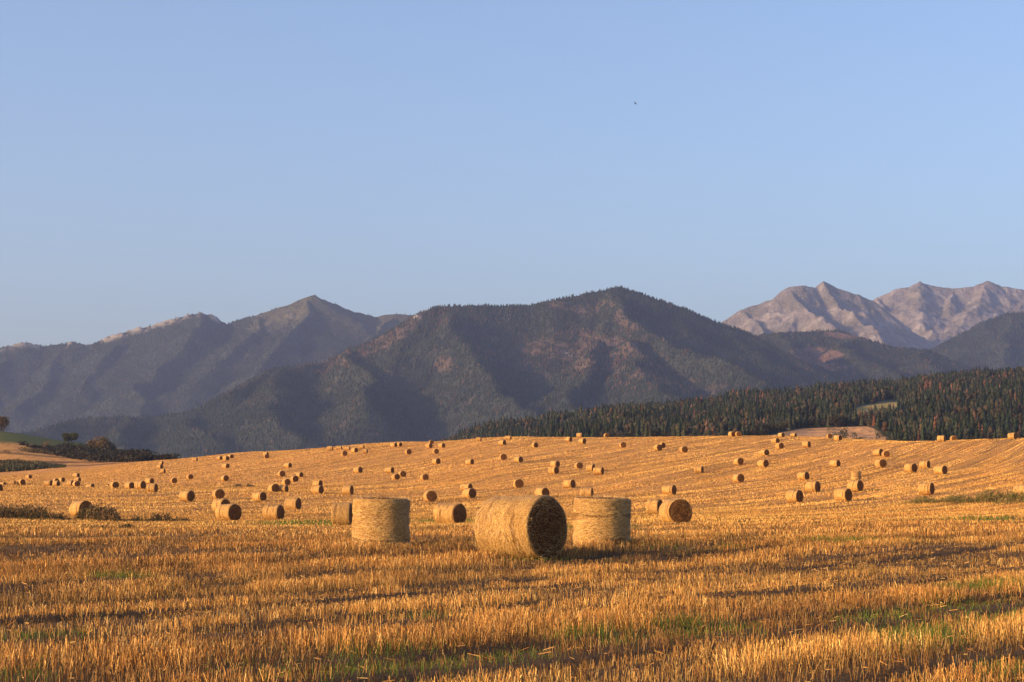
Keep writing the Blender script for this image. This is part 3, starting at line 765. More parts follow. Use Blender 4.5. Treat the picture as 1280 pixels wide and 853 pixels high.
def spruce_arrays(rs, h, tiers=7, sides=9, rad=None, tint=(0.035, 0.055, 0.022)):
    """ragged spruce crown: drooping tiers with separate bough tips"""
    rad = rad or h * 0.2
    V, T, C = [], [], []
    for k in range(tiers):
        f = k / (tiers - 1)
        zt = h * (0.16 + 0.84 * f); r = rad * (1 - f) ** 0.8 + 0.12
        zb = zt - h * 0.10 * (1.2 - f); ztop = min(h * 1.0, zt + h * 0.17 * (1.1 - 0.5 * f))
        i0 = len(V); V.append((rs.normal(0, .04), rs.normal(0, .04), ztop)); C.append(np.array(tint) * 0.9)
        a0 = rs.random() * 6.283
        m_ = sides * 2
        for s in range(m_):
            a = a0 + s * 6.283 / m_
            rr = r * (rs.uniform(0.8, 1.3) if s % 2 == 0 else rs.uniform(0.3, 0.55))
            V.append((math.cos(a) * rr, math.sin(a) * rr, zb + (0 if s % 2 == 0 else h * 0.035) + rs.uniform(-.02, .02) * h)); C.append(np.array(tint) * rs.uniform(0.8, 1.3))
        for s in range(m_): T.append((i0, i0 + 1 + s, i0 + 1 + (s + 1) % m_))
    return np.array(V), np.array(T), np.array(C)

def leafy_arrays(rs, h, w, n=900, tint=(0.05, 0.06, 0.02), tint2=(0.10, 0.08, 0.03), leaf=0.5, low=0.12):
    """broadleaf crown: leaf clumps spread through several uneven lobes"""
    lobes = [(rs.uniform(-.45, .45) * w, rs.uniform(-.3, .3) * w, h * rs.uniform(low + 0.22, 0.8), rs.uniform(.18, .34) * w) for _ in range(9)]
    V, T, C = [], [], []
    for i in range(n):
        lx, ly, lz, lr = lobes[rs.integers(0, len(lobes))]
        v = rs.normal(0, 1, 3); v /= np.linalg.norm(v); q = lr * rs.uniform(0.55, 1.05)
        c = np.array((lx, ly, lz)) + v * q * np.array((1, 1, 0.85))
        if c[2] < h * low * 0.6: c[2] = h * low * rs.uniform(0.6, 1.6)
        if c[2] > h: c[2] = h * rs.uniform(0.9, 1)
        a, b = rs.normal(0, 1, 3), rs.normal(0, 1, 3)
        a /= np.linalg.norm(a); b /= np.linalg.norm(b)
        s = leaf * rs.uniform(0.6, 1.3); i0 = len(V)
        V += [c - a * s, c + b * s * 0.8, c + a * s]; T.append((i0, i0 + 1, i0 + 2))
        k = rs.random(); t = (np.array(tint) * (1 - k) + np.array(tint2) * k) * rs.uniform(.7, 1.3); C += [t, t, t]
    return np.array(V), np.array(T), np.array(C)

def trunk_mesh(h, r, name='trunk', limbs=0, rs=None):
    V, Q = [], []
    def tube(p0, p1, r0, r1):
        i0 = len(V); p0 = np.array(p0, float); p1 = np.array(p1, float)
        dirv = (p1 - p0) / np.linalg.norm(p1 - p0)
        a = np.cross(dirv, (0.3, 0.9, 0.1)); a /= np.linalg.norm(a); b = np.cross(dirv, a)
        for p, rr in ((p0, r0), ((p0 + p1) / 2 + a * r0 * 0.4, (r0 + r1) / 2), (p1, r1)):
            for s in range(6): V.append(p + (a * math.cos(s * 1.0472) + b * math.sin(s * 1.0472)) * rr)
        for l in range(2):
            for s in range(6): Q.append((i0 + l * 6 + s, i0 + l * 6 + (s + 1) % 6, i0 + l * 6 + 6 + (s + 1) % 6, i0 + l * 6 + 6 + s))
    tube((0, 0, -0.4), (0, 0, h), r, r * 0.35)
    for k in range(limbs):
        a = k * 6.283 / limbs + 0.5; z0 = h * rs.uniform(0.35, 0.7)
        tube((0, 0, z0), (math.cos(a) * h * 0.5, math.sin(a) * h * 0.5, z0 + h * rs.uniform(.25, .5)), r * 0.45, r * 0.12)
    return np.array(V), np.array(Q)

def data_mesh(name, V, Fc, C, mat):
    o = np_mesh(name, V, Fc, mat, C); me = o.data; bpy.data.objects.remove(o); return me

def make_tree(name, crown_me, trunk_me, loc, s=1.0, sz=1.0, rz=0):
    t = empty(name, loc, rz); t.scale = (s, s, s * sz)
    for nm, me in (('crown', crown_me), ('trunk', trunk_me)):
        o = bpy.data.objects.new(nm, me); col.objects.link(o); o.parent = t
    return t

rs = np.random.default_rng(5)
SPR = [data_mesh('crown', *spruce_arrays(rs, 15, tint=t), MAT_CONE) for t in ((0.034, 0.044, 0.024), (0.048, 0.054, 0.028), (0.028, 0.036, 0.022), (0.062, 0.060, 0.032))]
RED = [data_mesh('crown', *spruce_arrays(rs, 15, tint=t), MAT_CONE) for t in ((0.17, 0.07, 0.04), (0.14, 0.07, 0.042))]
BRD = [data_mesh('crown', *leafy_arrays(rs, 10, 9, 520, tint=t, tint2=t2, leaf=0.85), MAT_LEAF) for t, t2 in (((0.032, 0.035, 0.018), (0.055, 0.05, 0.024)), ((0.042, 0.035, 0.02), (0.07, 0.052, 0.026)))]
Vt, Qt = trunk_mesh(9, 0.22); TRK = data_mesh('trunk', Vt, Qt, np.ones((len(Vt), 3)), MAT_BARK)
Vt, Qt = trunk_mesh(6, 0.25, limbs=4, rs=rs); TRB = data_mesh('trunk', Vt, Qt, np.ones((len(Vt), 3)), MAT_BARK)

fx, fy, fz, fu = near_sites(6.2, 1060, 1700)
# the 250 nearest per bearing slot: nearest first inside each narrow slot of bearings
slot = (fu // 9).astype(int); order = np.lexsort((fy, slot)); chosen = []; cnt = {}
for i in order:
    if 540 < fu[i] < 1340 and cnt.get(slot[i], 0) < 3:
        cnt[slot[i]] = cnt.get(slot[i], 0) + 1; chosen.append(i)
chosen = chosen[:]
ch = np.zeros(len(fx), bool); ch[chosen] = True
print('individual wood trees', len(chosen))
for i in chosen:
    b = fu[i]; k = rs.random()
    s = rs.uniform(0.55, 0.95)
    if k < 0.5 and b < 1060 or k < 0.2:
        t = make_tree('broadleaf_tree', BRD[rs.integers(0, 2)], TRB, (fx[i], fy[i], fz[i]), s, 1, rs.uniform(0, 6.28))
        side = 'left' if b < 920 else 'right'
        tag(t, 'round olive broadleaf tree at the wood edge beyond the %s crest' % side, 'tree', 'broadleaf trees at the edge of the %s wood' % side)
    else:
        red = rs.random() < 0.03 + 0.05 * (b > 1150)
        t = make_tree('spruce_tree', RED[rs.integers(0, 2)] if red else SPR[rs.integers(0, 4)], TRK, (fx[i], fy[i], fz[i]), s, rs.uniform(0.85, 1.15), rs.uniform(0, 6.28))
        zone = 'left of' if b < 920 else ('behind' if b < 1110 else 'right of')
        if red: tag(t, 'rusty red dead spruce in the wood %s the brown field' % zone, 'tree', 'dead red spruces in the wood %s the brown field' % zone)
        else: tag(t, 'dark green spruce at the foot of the wood %s the brown field' % zone, 'tree', 'green spruces in the wood %s the brown field' % zone)
# the rest of the wood
bx, by, bz, bu = near_sites(6.2, 1700, 2600)
X = np.concatenate([fx[~ch], bx]); Y = np.concatenate([fy[~ch], by]); Z = np.concatenate([fz[~ch], bz])
n = len(X); h = 10.8 * rng.uniform(0.5, 1.2, n); tt = 0.85 * tree_tints(n, 0.03) * (0.7 + 0.7 * fbm(X / 70, Y / 70, 611, 3)[:, None])
clus = (fbm(X / 40, Y / 60, 615, 3) > 0.69) & (rng.random(n) < 0.35)
tt[clus] = np.array((0.15, 0.07, 0.042)) * rng.uniform(0.6, 1.2, clus.sum())[:, None]
Vs, Ts, Cs = [], [], []
rnd = (rng.random(n) < 0.12 + 0.35 * sstep(0.45, 0.6, fbm(X / 90, Y / 90, 621, 3)))
h = h * (0.45 + 1.1 * fbm(X / 38, Y / 38, 623, 3))
bl = []
def blob_trees(X, Y, Z, h, w, tint):
    # rounded crowns: uneven lumps of three rings
    n = len(X); S_ = 7; ring = []
    for zz, rr in ((0.12, 0.75), (0.42, 1.0), (0.75, 0.72)):
        for s_ in range(S_):
            a = s_ * 6.283 / S_ + zz * 4; j = rng.uniform(0.7, 1.2, n)
            ring.append(np.stack([X + np.cos(a) * w * rr * j, Y + np.sin(a) * w * rr * j, Z + h * zz * rng.uniform(0.85, 1.15, n)], 1))
    top = np.stack([X + rng.normal(0, .2, n) * w, Y, Z + h], 1)
    V = np.stack(ring + [top], 1).reshape(-1, 3); k = 3 * S_ + 1; b0 = np.arange(n)[:, None] * k; T = []
    for s_ in range(S_):
        q = (s_ + 1) % S_
        for l in (0, 1):
            T.append(b0 + np.array([[l * S_ + s_, l * S_ + q, (l + 1) * S_ + q]])); T.append(b0 + np.array([[l * S_ + s_, (l + 1) * S_ + q, (l + 1) * S_ + s_]]))
        T.append(b0 + np.array([[2 * S_ + s_, 2 * S_ + q, 3 * S_]]))
    C = np.repeat(tint, k, 0) * rng.uniform(0.8, 1.2, (n * k, 1))
    return V, np.concatenate(T, 0), C
ot = np.array((0.042, 0.039, 0.023)) * rng.uniform(0.6, 1.4, (n, 1)) + np.array((0.02, 0.0, 0.0)) * rng.random((n, 1))
V3, T3, C3 = blob_trees(X[rnd], Y[rnd], Z[rnd], h[rnd] * 0.78, (1.4 + h[rnd] * 0.17), ot[rnd])
X, Y, Z, h, tt = X[~rnd], Y[~rnd], Z[~rnd], h[~rnd], tt[~rnd]
V1, T1, C1 = cone_trees(X, Y, Z, h * 0.62, (1.7 + h * 0.08), tt, 6); V2, T2, C2 = cone_trees(X, Y, Z + h * 0.36, h * 0.64, h * 0.15, tt, 6)
o = np_mesh('forest', np.concatenate([V1, V2, V3]), np.concatenate([T1, T2 + len(V1), T3 + len(V1) + len(V2)]), MAT_CONE, np.concatenate([C1, C2, C3]))
tag(o, 'dense dark spruce wood covering the near hill on the right beyond the field', 'forest', kind='stuff')
print('near forest', n)
# one leaning red spruce and a few pale trunks that stand out
def on_hill(px_, d):
    zz = float(sample_grid(NH, NU, ND, np.array([float(px_)]), np.array([float(d)]))[0]); return ((px_ - 640) / 2400 * d, d, zz)
t = make_tree('spruce_tree', RED[0], TRK, on_hill(1169, 1110), 1.0, 1.15, 1.0)
tag(t, 'broad rusty red spruce right of the brown field, above the bales on the crest', 'tree')
for px_, d, s, lab in ((1020, 1090, 0.8, 'small round dark bush on the brown field beyond the crest'), (1048, 1180, 1.2, 'wide dark green bush between the brown field and the wood'),
                       (1062, 1170, 0.8, 'small dark bush right of the wide bush at the edge of the brown field'), (1075, 1140, 0.6, 'low grey green bush at the right corner of the brown field'),
                       (1104, 1170, 0.9, 'conical dark bush where the brown field meets the right wood')):
    me = data_mesh('crown', *leafy_arrays(rs, 6.5, 9, 520, leaf=0.55, low=0.02, tint=(0.035, 0.045, 0.02), tint2=(0.07, 0.07, 0.03)), MAT_LEAF)
    o = bpy.data.objects.new('bush', me); col.objects.link(o); o.location = on_hill(px_, d); o.scale = (s,) * 3; o.location.z -= 0.3
    tag(o, lab, 'bush')
# low scrub line on the brown field
# ------------------------------------------------------------------ left hillock: hedge, trees
def gz(x, y): return float(ground_h(np.array([float(x)]), np.array([float(y)]))[0])
def bush_mass(name, label, pts, cat, hgt, n_per, leaf, t1, t2, parent=None):
    Vs, Ts, Cs = [], [], []; off = 0
    for (px_, d, s) in pts:
        V, T, C = leafy_arrays(rs, hgt * s, hgt * 2.0 * s, n_per, t1, t2, leaf * s ** 0.5, 0.03)
        x0 = (px_ - 640) / 2400 * d
        V = V + np.array((x0, d, gz(x0, d) - 0.4)); Vs.append(V); Ts.append(T + off); Cs.append(C); off += len(V)
    o = np_mesh(name, np.concatenate(Vs), np.concatenate(Ts), MAT_LEAF, np.concatenate(Cs))
    tag(o, label, cat); return o
pts = []
for i in range(38):
    px_ = 30 + 5.0 * i; lo = np.interp(px_, [30, 75, 112, 142, 180, 215], [958, 925, 882, 835, 800, 780]); up_ = 962 + 0.3 * px_
    k = max(2, int((up_ - lo) / 22) + 1)
    for j in range(k):
        pts.append((px_ + rs.uniform(-3, 3), lo + (up_ - lo) * (j + rs.uniform(-.3, .3)) / k + 8, rs.uniform(0.6, 1.15) * (0.36 if px_ < 60 else (0.6 if px_ < 80 else 1.0)) * (0.6 if px_ > 180 else 1)))
bush_mass('hedge', 'long dark hedge running down the left hillside between meadow and stubble', pts, 'hedge', 4.6, 210, 0.75, (0.018, 0.019, 0.011), (0.036, 0.027, 0.015))
for (px_, d, h_, w_, lab, t1, t2, nm) in (
        (5, 1062, 8.8, 14, 'brownish round tree on top of the left hillside at the photo edge', (0.10, 0.065, 0.03), (0.16, 0.10, 0.045), 'broadleaf_tree'),
        (-26, 1064, 8, 13, 'brown tree just at the left photo border on the hilltop', (0.09, 0.06, 0.03), (0.15, 0.10, 0.045), 'broadleaf_tree'),
        (90, 1072, 5.4, 7.5, 'small squat olive tree alone on the green meadow ridge', (0.07, 0.075, 0.025), (0.13, 0.11, 0.04), 'broadleaf_tree'),
        (122, 1010, 8.2, 9.5, 'brown crowned tree standing in the dark hedge', (0.10, 0.065, 0.03), (0.15, 0.10, 0.04), 'broadleaf_tree'),
        (134, 1018, 8.0, 8, 'dark tree beside the brown crowned tree in the hedge', (0.045, 0.04, 0.02), (0.07, 0.055, 0.025), 'broadleaf_tree')):
    x0 = (px_ - 640) / 2400 * d
    V, T, C = leafy_arrays(rs, h_, w_, 2600, t1, t2, 0.5, 0.10)
    cm = data_mesh('crown', V, T, C, MAT_LEAF)
    Vt, Qt = trunk_mesh(h_ * 0.55, 0.3, limbs=5, rs=rs)
    t = make_tree(nm, cm, data_mesh('trunk', Vt, Qt, np.ones((len(Vt), 3)), MAT_BARK), (x0, d, gz(x0, d) - 0.2))
    tag(t, lab, 'tree')
for (px_, d, s, lab) in ((57, 985, 0.55, 'small brown bush at the upper end of the dark hedge'), (163, 998, 0.8, 'brownish bush on the hedge right of the hedge trees'), (10, 905, 0.35, 'low straw coloured bush at the top of the left stubble slope')):
    x0 = (px_ - 640) / 2400 * d
    V, T, C = leafy_arrays(rs, 6.5, 10, 500, (0.11, 0.07, 0.03), (0.17, 0.11, 0.05), 0.5, 0.03)
    o = np_mesh('bush', V, T, MAT_LEAF, C); o.location = (x0, d, gz(x0, d) - 0.2); o.scale = (s, s, s); tag(o, lab, 'bush')
def scrub(label, px0, px1, d0, d1, n, hm, tints, w=0.5):
    pu = rng.uniform(px0, px1, n); d = rng.uniform(d0, d1, n); x = (pu - 640) / 2400 * d
    edge = np.minimum(np.minimum(pu - px0, px1 - pu) / (px1 - px0) * 4, 1)
    h = hm * rng.uniform(0.4, 1.2, n) * (0.04 + 0.96 * edge) * (0.3 + 1.4 * fbm(x / 5, d / 8, 888, 3)); z = ground_h(x, d)
    t = np.array(tints)[rng.integers(0, len(tints), n)] * rng.uniform(.6, 1.3, n)[:, None]
    V, Q, C = blades(x, d, z, h, w, 0.3, t, True, 0.5)
    o = np_mesh('scrub', V, Q, MAT_LEAF, C); tag(o, label, 'scrub', kind='stuff')
scrub('dark green scrub strip below the left stubble slope', -60, 84, 788, 826, 5200, 1.7, [(0.045, 0.05, 0.022), (0.06, 0.06, 0.025), (0.1, 0.08, 0.035)])
scrub('thin dark strip of scrub across the middle of the left stubble slope', -60, 60, 846, 858, 900, 1.2, [(0.07, 0.06, 0.03), (0.14, 0.1, 0.04)])
scrub('brown dry scrub strip in front of the dark hedge', 22, 108, 926, 950, 800, 1.3, [(0.16, 0.10, 0.045), (0.10, 0.07, 0.03), (0.07, 0.065, 0.025)])
BALES = [
    (0.23, 48.5, -0.704, 1.62, 1.75, 'L', 'biggest and nearest straw bale, lying with its dark round end to the right'),
    (-3.67, 54.0, -1.503, 1.6, 1.3, 'U', 'upright straw bale standing on its end, left of the nearest lying bale'),
    (2.51, 54.0, -1.617, 1.61, 1.3, 'U', 'upright straw bale standing on its end, right of the nearest lying bale'),
    (10.1, 119.08, -1.29, 1.62, 1.75, 'L', 'lying bale whose sunlit brown end faces us, right of the two upright bales'),
    (12.98, 175.06, -0.472, 1.51, 1.15, 'L', 'bale half hidden behind the left side of the sunlit brown ended bale'),
    (-4.06, 125.71, -0.619, 1.5, 1.69, 'L', 'lying bale with a dark end between the left upright bale and the nearest bale'),
    (-10.79, 122.71, -0.087, 1.52, 1.15, 'L', 'bale seen side on, its right end just touching the left upright bale'),
    (-16.29, 200.0, -0.093, 1.62, 1.15, 'L', 'bale almost hidden behind the top left corner of the left upright bale'),
    (-24.19, 164.47, -0.713, 1.54, 1.75, 'L', 'front bale of the overlapping pair left of centre, dark end to the right'),
    (-32.33, 214.33, -0.666, 1.59, 1.43, 'L', 'rear bale of the overlapping pair, peeking over the front one'),
    (-21.52, 173.88, -0.414, 1.42, 1.52, 'L', 'lying bale with a narrow dark end just right of the overlapping pair'),
    (-26.13, 229.7, -0.354, 1.59, 1.55, 'L', 'bale behind and right of the one beside the overlapping pair'),
    (-39.78, 177.94, -0.808, 1.56, 1.75, 'L', 'large bale with a brown lit end rising behind the dark weeds at the left'),
    (-43.44, 285.03, -1.174, 1.56, 1.75, 'L', 'bale with a brown shaded end directly above the overlapping pair'),
    (-35.96, 273.87, -0.686, 1.41, 1.75, 'L', 'bale with a dark end between the overlapping pair and the cluster above it'),
    (-45.92, 272.1, -0.553, 1.62, 1.6, 'L', 'bale with a dark end just above the right end of the left weed strip'),
    (-11.6, 273.02, -1.283, 1.61, 1.75, 'L', 'bale with a round dark end directly above the bale between upright and nearest bale'),
    (-6.39, 286.69, -0.892, 1.55, 1.7, 'L', 'front bale of the touching pair above and left of the nearest bale'),
    (-7.52, 316.13, -0.58, 1.3, 1.7, 'L', 'rear bale of the touching pair above and left of the nearest bale'),
    (4.45, 284.86, -0.931, 1.5, 1.75, 'L', 'bale with a dark end just above the nearest bale'),
    (10.74, 276.18, -0.278, 1.45, 1.61, 'L', 'side on bale peeping over the top left of the right upright bale'),
    (9.43, 317.29, -0.697, 1.49, 1.62, 'L', 'bale with a dark end above and between the nearest bale and right upright bale'),
    (1.07, 321.26, -1.329, 1.62, 1.15, 'L', 'pale bale turned with its sunlit end to us, above the nearest bale'),
    (21.8, 267.31, -0.593, 1.46, 1.66, 'L', 'bale with a narrow dark end directly above the sunlit brown ended bale'),
    (33.31, 227.1, -0.747, 1.54, 1.47, 'L', 'lowest of three bales in a diagonal row right of centre, dark end right'),
    (40.85, 261.55, -0.653, 1.62, 1.55, 'L', 'middle one of three bales in a diagonal row right of centre'),
    (47.86, 316.4, -0.758, 1.48, 1.54, 'L', 'topmost of three bales in a diagonal row right of centre'),
    (38.82, 225.87, -0.809, 1.53, 1.65, 'L', 'lower bale of the close pair right of the diagonal row of three'),
    (46.16, 258.88, -0.775, 1.61, 1.64, 'L', 'upper bale of the close pair right of the diagonal row of three'),
    (55.47, 310.38, -1.748, 1.68, 1.35, 'U', 'pale bale standing on its end above the close pair on the right'),
    (51.39, 238.69, -0.615, 1.57, 1.55, 'L', 'bale with a narrow dark end just above the left end of the right weed strip'),
    (57.42, 216.35, -0.721, 1.62, 1.75, 'L', 'bale cut by the right edge of the photo behind the green weeds'),
    (36.96, 314.16, -1.232, 1.43, 1.75, 'L', 'bale with a round brown end alone in the middle of the right slope'),
    (34.04, 350.41, -0.479, 1.33, 1.4, 'L', 'side on bale with a thin dark end, alone left of the brown ended bale'),
    (-26.02, 305.11, -0.323, 1.51, 1.47, 'L', 'bale with a narrow dark end directly above the left upright bale'),
    (-31.19, 308.7, -0.562, 1.38, 1.58, 'L', 'front bale of the stacked looking pair left of the upright bale'),
    (-37.15, 367.71, -0.559, 1.3, 1.51, 'L', 'rear bale of the stacked looking pair left of the upright bale'),
    (-39.3, 317.59, -1.121, 1.52, 1.75, 'L', 'largest lower left bale of the five bale cluster on the left slope'),
    (-37.68, 317.85, -0.381, 1.3, 1.15, 'L', 'small bale tucked at the right of the lowest bale in the five bale cluster'),
    (-45.98, 391.91, -1.13, 1.36, 1.75, 'L', 'third bale down in the diagonal five bale cluster'),
    (-47.07, 416.46, -1.018, 1.44, 1.22, 'L', 'second bale down in the diagonal five bale cluster'),
    (-48.77, 441.71, -0.717, 1.3, 1.31, 'L', 'topmost right bale of the diagonal five bale cluster'),
    (-54.01, 450.86, -1.206, 1.52, 1.75, 'L', 'bale with a round dark end just above the five bale cluster'),
    (-59.42, 509.7, -0.612, 1.44, 1.68, 'L', 'small bale high on the slope straight above the five bale cluster'),
    (-65.33, 437.99, -1.075, 1.4, 1.75, 'L', 'bale with a dark end right behind the short weed strip on the left slope'),
    (-80.39, 540.42, -0.751, 1.38, 1.75, 'L', 'small bale between the short weed strip and the three left crest bales'),
    (-95.65, 628.93, -0.714, 1.38, 1.62, 'L', 'left one of the three bales on the crest at the left'),
    (-91.3, 614.28, -0.855, 1.58, 1.62, 'L', 'middle bale with a dark end, of the three on the crest at the left'),
    (-92.31, 631.18, -1.014, 1.43, 1.75, 'L', 'rear right bale of the three on the crest at the left'),
    (-106.22, 644.58, -0.263, 1.3, 1.47, 'L', 'bale of which only the top shows over the left crest'),
    (-80.69, 630.7, -0.455, 1.43, 1.29, 'L', 'upper bale of the small pair on the crest right of the left trio'),
    (-77.48, 606.7, -1.198, 1.53, 1.15, 'L', 'lower bale with a lit round end, of the small pair on the left crest'),
    (-79.01, 471.98, -1.159, 1.35, 1.75, 'L', 'small bale with a dark end left of the bale behind the short weed strip'),
    (-77.55, 441.39, -1.151, 1.37, 1.26, 'L', 'small bale with a lit brown end at the left of the slope'),
    (-116.14, 636.59, -0.355, 1.3, 1.15, 'L', 'topmost of three tiny bales in a column by the right tip of the hedge'),
    (-109.14, 595.99, -0.551, 1.49, 1.67, 'L', 'middle one of three tiny bales in a column by the right tip of the hedge'),
    (-99.02, 545.71, -0.234, 1.42, 1.15, 'L', 'lowest pale bale of the tiny column by the right tip of the hedge'),
    (-59.29, 317.29, -0.237, 1.61, 1.45, 'L', 'front right bale of the tight group of four on the left'),
    (-68.83, 356.39, -0.538, 1.6, 1.55, 'L', 'second bale from the right in the tight group of four on the left'),
    (-71.92, 361.86, -0.803, 1.33, 1.75, 'L', 'leftmost bale of the tight group of four on the left'),
    (-84.29, 448.05, -0.798, 1.3, 1.75, 'L', 'rear bale of the tight group of four on the left'),
    (-76.89, 372.43, -1.122, 1.38, 1.75, 'L', 'bale with a round dark end between the group of four and the far left bales'),
    (-86.02, 392.88, -0.515, 1.3, 1.25, 'L', 'half sunken bale left of the bale beside the group of four'),
    (-92.96, 410.85, -1.103, 1.32, 1.75, 'L', 'front bale of the pile like group of four at the far left'),
    (-96.77, 421.88, -0.369, 1.35, 1.15, 'L', 'left bale of the pile like group of four at the far left'),
    (-115.56, 512.01, -0.37, 1.3, 1.36, 'L', 'middle bale of the pile like group of four at the far left'),
    (-135.17, 596.9, -0.494, 1.44, 1.72, 'L', 'rear bale of the pile like group of four at the far left'),
    (-118.9, 508.19, -0.601, 1.35, 1.15, 'L', 'upper right bale of the four small bales left of the pile like group'),
    (-114.71, 484.25, -0.91, 1.33, 1.15, 'L', 'dark ended middle bale of the four small ones left of the pile like group'),
    (-100.05, 422.73, -0.458, 1.3, 1.15, 'L', 'front bale of the four small bales left of the pile like group'),
    (-102.88, 427.01, -0.24, 1.44, 1.56, 'L', 'leftmost bale of the four small bales left of the pile like group'),
    (-153.03, 609.39, -0.719, 1.39, 1.75, 'L', 'small bale alone below the dark scrub at the far left'),
    (-116.43, 456.57, -0.832, 1.51, 1.75, 'L', 'bale with a dark end near the left edge, in front of a paler one'),
    (-118.3, 456.08, -0.043, 1.3, 1.15, 'L', 'pale bale behind and left of the dark ended bale near the left edge'),
    (-83.66, 312.91, -0.384, 1.3, 1.4, 'L', 'bale cut by the left edge of the photo, lower one of two'),
    (-145.79, 545.03, -0.259, 1.37, 1.31, 'L', 'bale cut by the left edge of the photo, upper one of two'),
    (-124.07, 469.1, -0.387, 1.3, 1.15, 'L', 'tiny low bale between the left photo edge and its neighbours'),
    (-58.96, 623.41, -0.16, 1.55, 1.74, 'L', 'leftmost of the five bales lined up on the crest above the left upright bale'),
    (-55.96, 621.75, -0.199, 1.36, 1.75, 'L', 'second from left of the five bales lined up on the crest'),
    (-51.88, 604.62, -0.23, 1.38, 1.75, 'L', 'third from left of the five bales lined up on the crest'),
    (-47.35, 577.63, -0.835, 1.52, 1.75, 'L', 'fourth bale of the crest line, lower than the rest, with a dark end'),
    (-47.35, 604.46, -0.199, 1.38, 1.7, 'L', 'rightmost of the five bales lined up on the crest above the left upright bale'),
    (-48.78, 559.43, -1.238, 1.6, 1.15, 'L', 'small brown ended bale just below the crest line of five'),
    (-42.98, 563.62, -0.269, 1.39, 1.15, 'L', 'faint pale bale below the right end of the crest line of five'),
    (-36.62, 595.91, -0.686, 1.46, 1.69, 'L', 'left bale of the touching pair on the crest left of centre'),
    (-35.01, 599.16, -0.948, 1.3, 1.15, 'L', 'right bale of the touching pair on the crest left of centre'),
    (-25.33, 603.4, -1.283, 1.42, 1.15, 'L', 'lit bale on the skyline of the three bales left of the centre crest'),
    (-24.53, 568.79, -0.742, 1.54, 1.47, 'L', 'dark ended bale just under the lit skyline bale left of the centre crest'),
    (-20.6, 561.75, -0.77, 1.52, 1.75, 'L', 'right bale of the three left of the centre crest'),
    (-28.97, 536.82, -1.165, 1.62, 1.43, 'L', 'bale with a lit brown end below the touching crest pair'),
    (-20.89, 527.73, -1.256, 1.44, 1.25, 'L', 'small brownish bale below the three bales left of the centre crest'),
    (-18.64, 473.41, -0.822, 1.56, 1.51, 'L', 'bale with a dark end and long shadow in the upper middle left slope'),
    (-9.8, 445.02, -0.586, 1.49, 1.51, 'L', 'bale with a narrow dark end, in the upper middle of the slope'),
    (-35.91, 448.85, -0.736, 1.54, 1.64, 'L', 'bale with a dark end and thin shadow above the left upright bale, mid slope'),
    (-27.95, 440.39, -0.598, 1.4, 1.56, 'L', 'bale with a narrow dark end left of the brown overlapping pair, mid slope'),
    (-24.27, 401.63, -1.126, 1.3, 1.75, 'L', 'front bale of the brown overlapping pair, mid slope left of centre'),
    (-23.62, 415.29, -1.268, 1.45, 1.15, 'L', 'rear bale of the brown overlapping pair, its lit end facing us'),
    (-17.51, 385.02, -1.28, 1.39, 1.75, 'L', 'bale with a brown lit end, right of the brown overlapping pair'),
    (-10.1, 584.37, -0.267, 1.3, 1.4, 'L', 'single bale on the skyline just left of the centre crest'),
    (-2.7, 540.74, -0.727, 1.58, 1.61, 'L', 'dark ended bale just below the crest at the centre'),
    (-1.15, 576.2, -0.264, 1.37, 1.72, 'L', 'bale on the skyline right behind the dark ended centre crest bale'),
    (-2.1, 458.07, -1.321, 1.62, 1.15, 'L', 'bale turned with its round lit end to us, upper centre of the slope'),
    (6.2, 521.85, -1.053, 1.51, 1.29, 'L', 'bale with a lit brown end right of the centre crest'),
    (16.44, 554.92, -0.73, 1.51, 1.51, 'L', 'left bale of the three on the crest above the right upright bale'),
    (21.57, 614.79, -0.347, 1.5, 1.75, 'L', 'bale on the skyline, top one of the three above the right upright bale'),
    (19.7, 537.17, -0.799, 1.62, 1.55, 'L', 'lower right bale of the three on the crest above the right upright bale'),
    (30.05, 611.09, -1.374, 1.54, 1.75, 'L', 'bale on the skyline between the crest trio and the centre right'),
    (29.0, 504.34, -1.383, 1.62, 1.75, 'L', 'bale with a lit round end below the single skyline bale, right of centre'),
    (36.18, 476.28, -1.183, 1.62, 1.75, 'L', 'front bale of the lit overlapping pair near the crest right of centre'),
    (38.3, 490.3, -0.918, 1.51, 1.15, 'L', 'rear bale of the lit overlapping pair near the crest right of centre'),
    (1.45, 435.72, -0.796, 1.43, 1.66, 'L', 'bale with a dark end right of the bale turned to us, upper centre'),
    (8.81, 395.2, -0.709, 1.45, 1.58, 'L', 'upper bale of the two stacked looking bales above the nearest bale'),
    (7.86, 362.79, -0.761, 1.48, 1.51, 'L', 'lower bale of the two stacked looking bales above the nearest bale'),
    (13.3, 383.73, -1.36, 1.42, 1.75, 'L', 'bale with a lit brown end, left of the touching pair above the right upright bale'),
    (15.12, 369.47, -0.542, 1.51, 1.35, 'L', 'rear bale of the touching pair above the right upright bale'),
    (16.03, 356.26, -0.421, 1.46, 1.66, 'L', 'front bale of the touching pair above the right upright bale'),
    (40.75, 456.99, -1.279, 1.62, 1.75, 'L', 'bale with a lit brown end right of the lit overlapping pair near the crest'),
    (65.22, 570.25, -0.937, 1.62, 1.4, 'L', 'left bale of the two on the skyline left of the brown far field'),
    (67.03, 569.42, -1.442, 1.62, 1.75, 'L', 'right lit bale of the two on the skyline left of the brown far field'),
    (78.87, 562.84, -1.047, 1.34, 1.75, 'L', 'bale on the skyline in front of the left part of the brown far field'),
    (82.83, 565.16, -0.72, 1.3, 1.54, 'L', 'dim pale bale on the skyline in front of the brown far field'),
    (92.73, 561.58, -1.335, 1.52, 1.15, 'L', 'lit bale on the skyline left of the dark ended one, before the far bushes'),
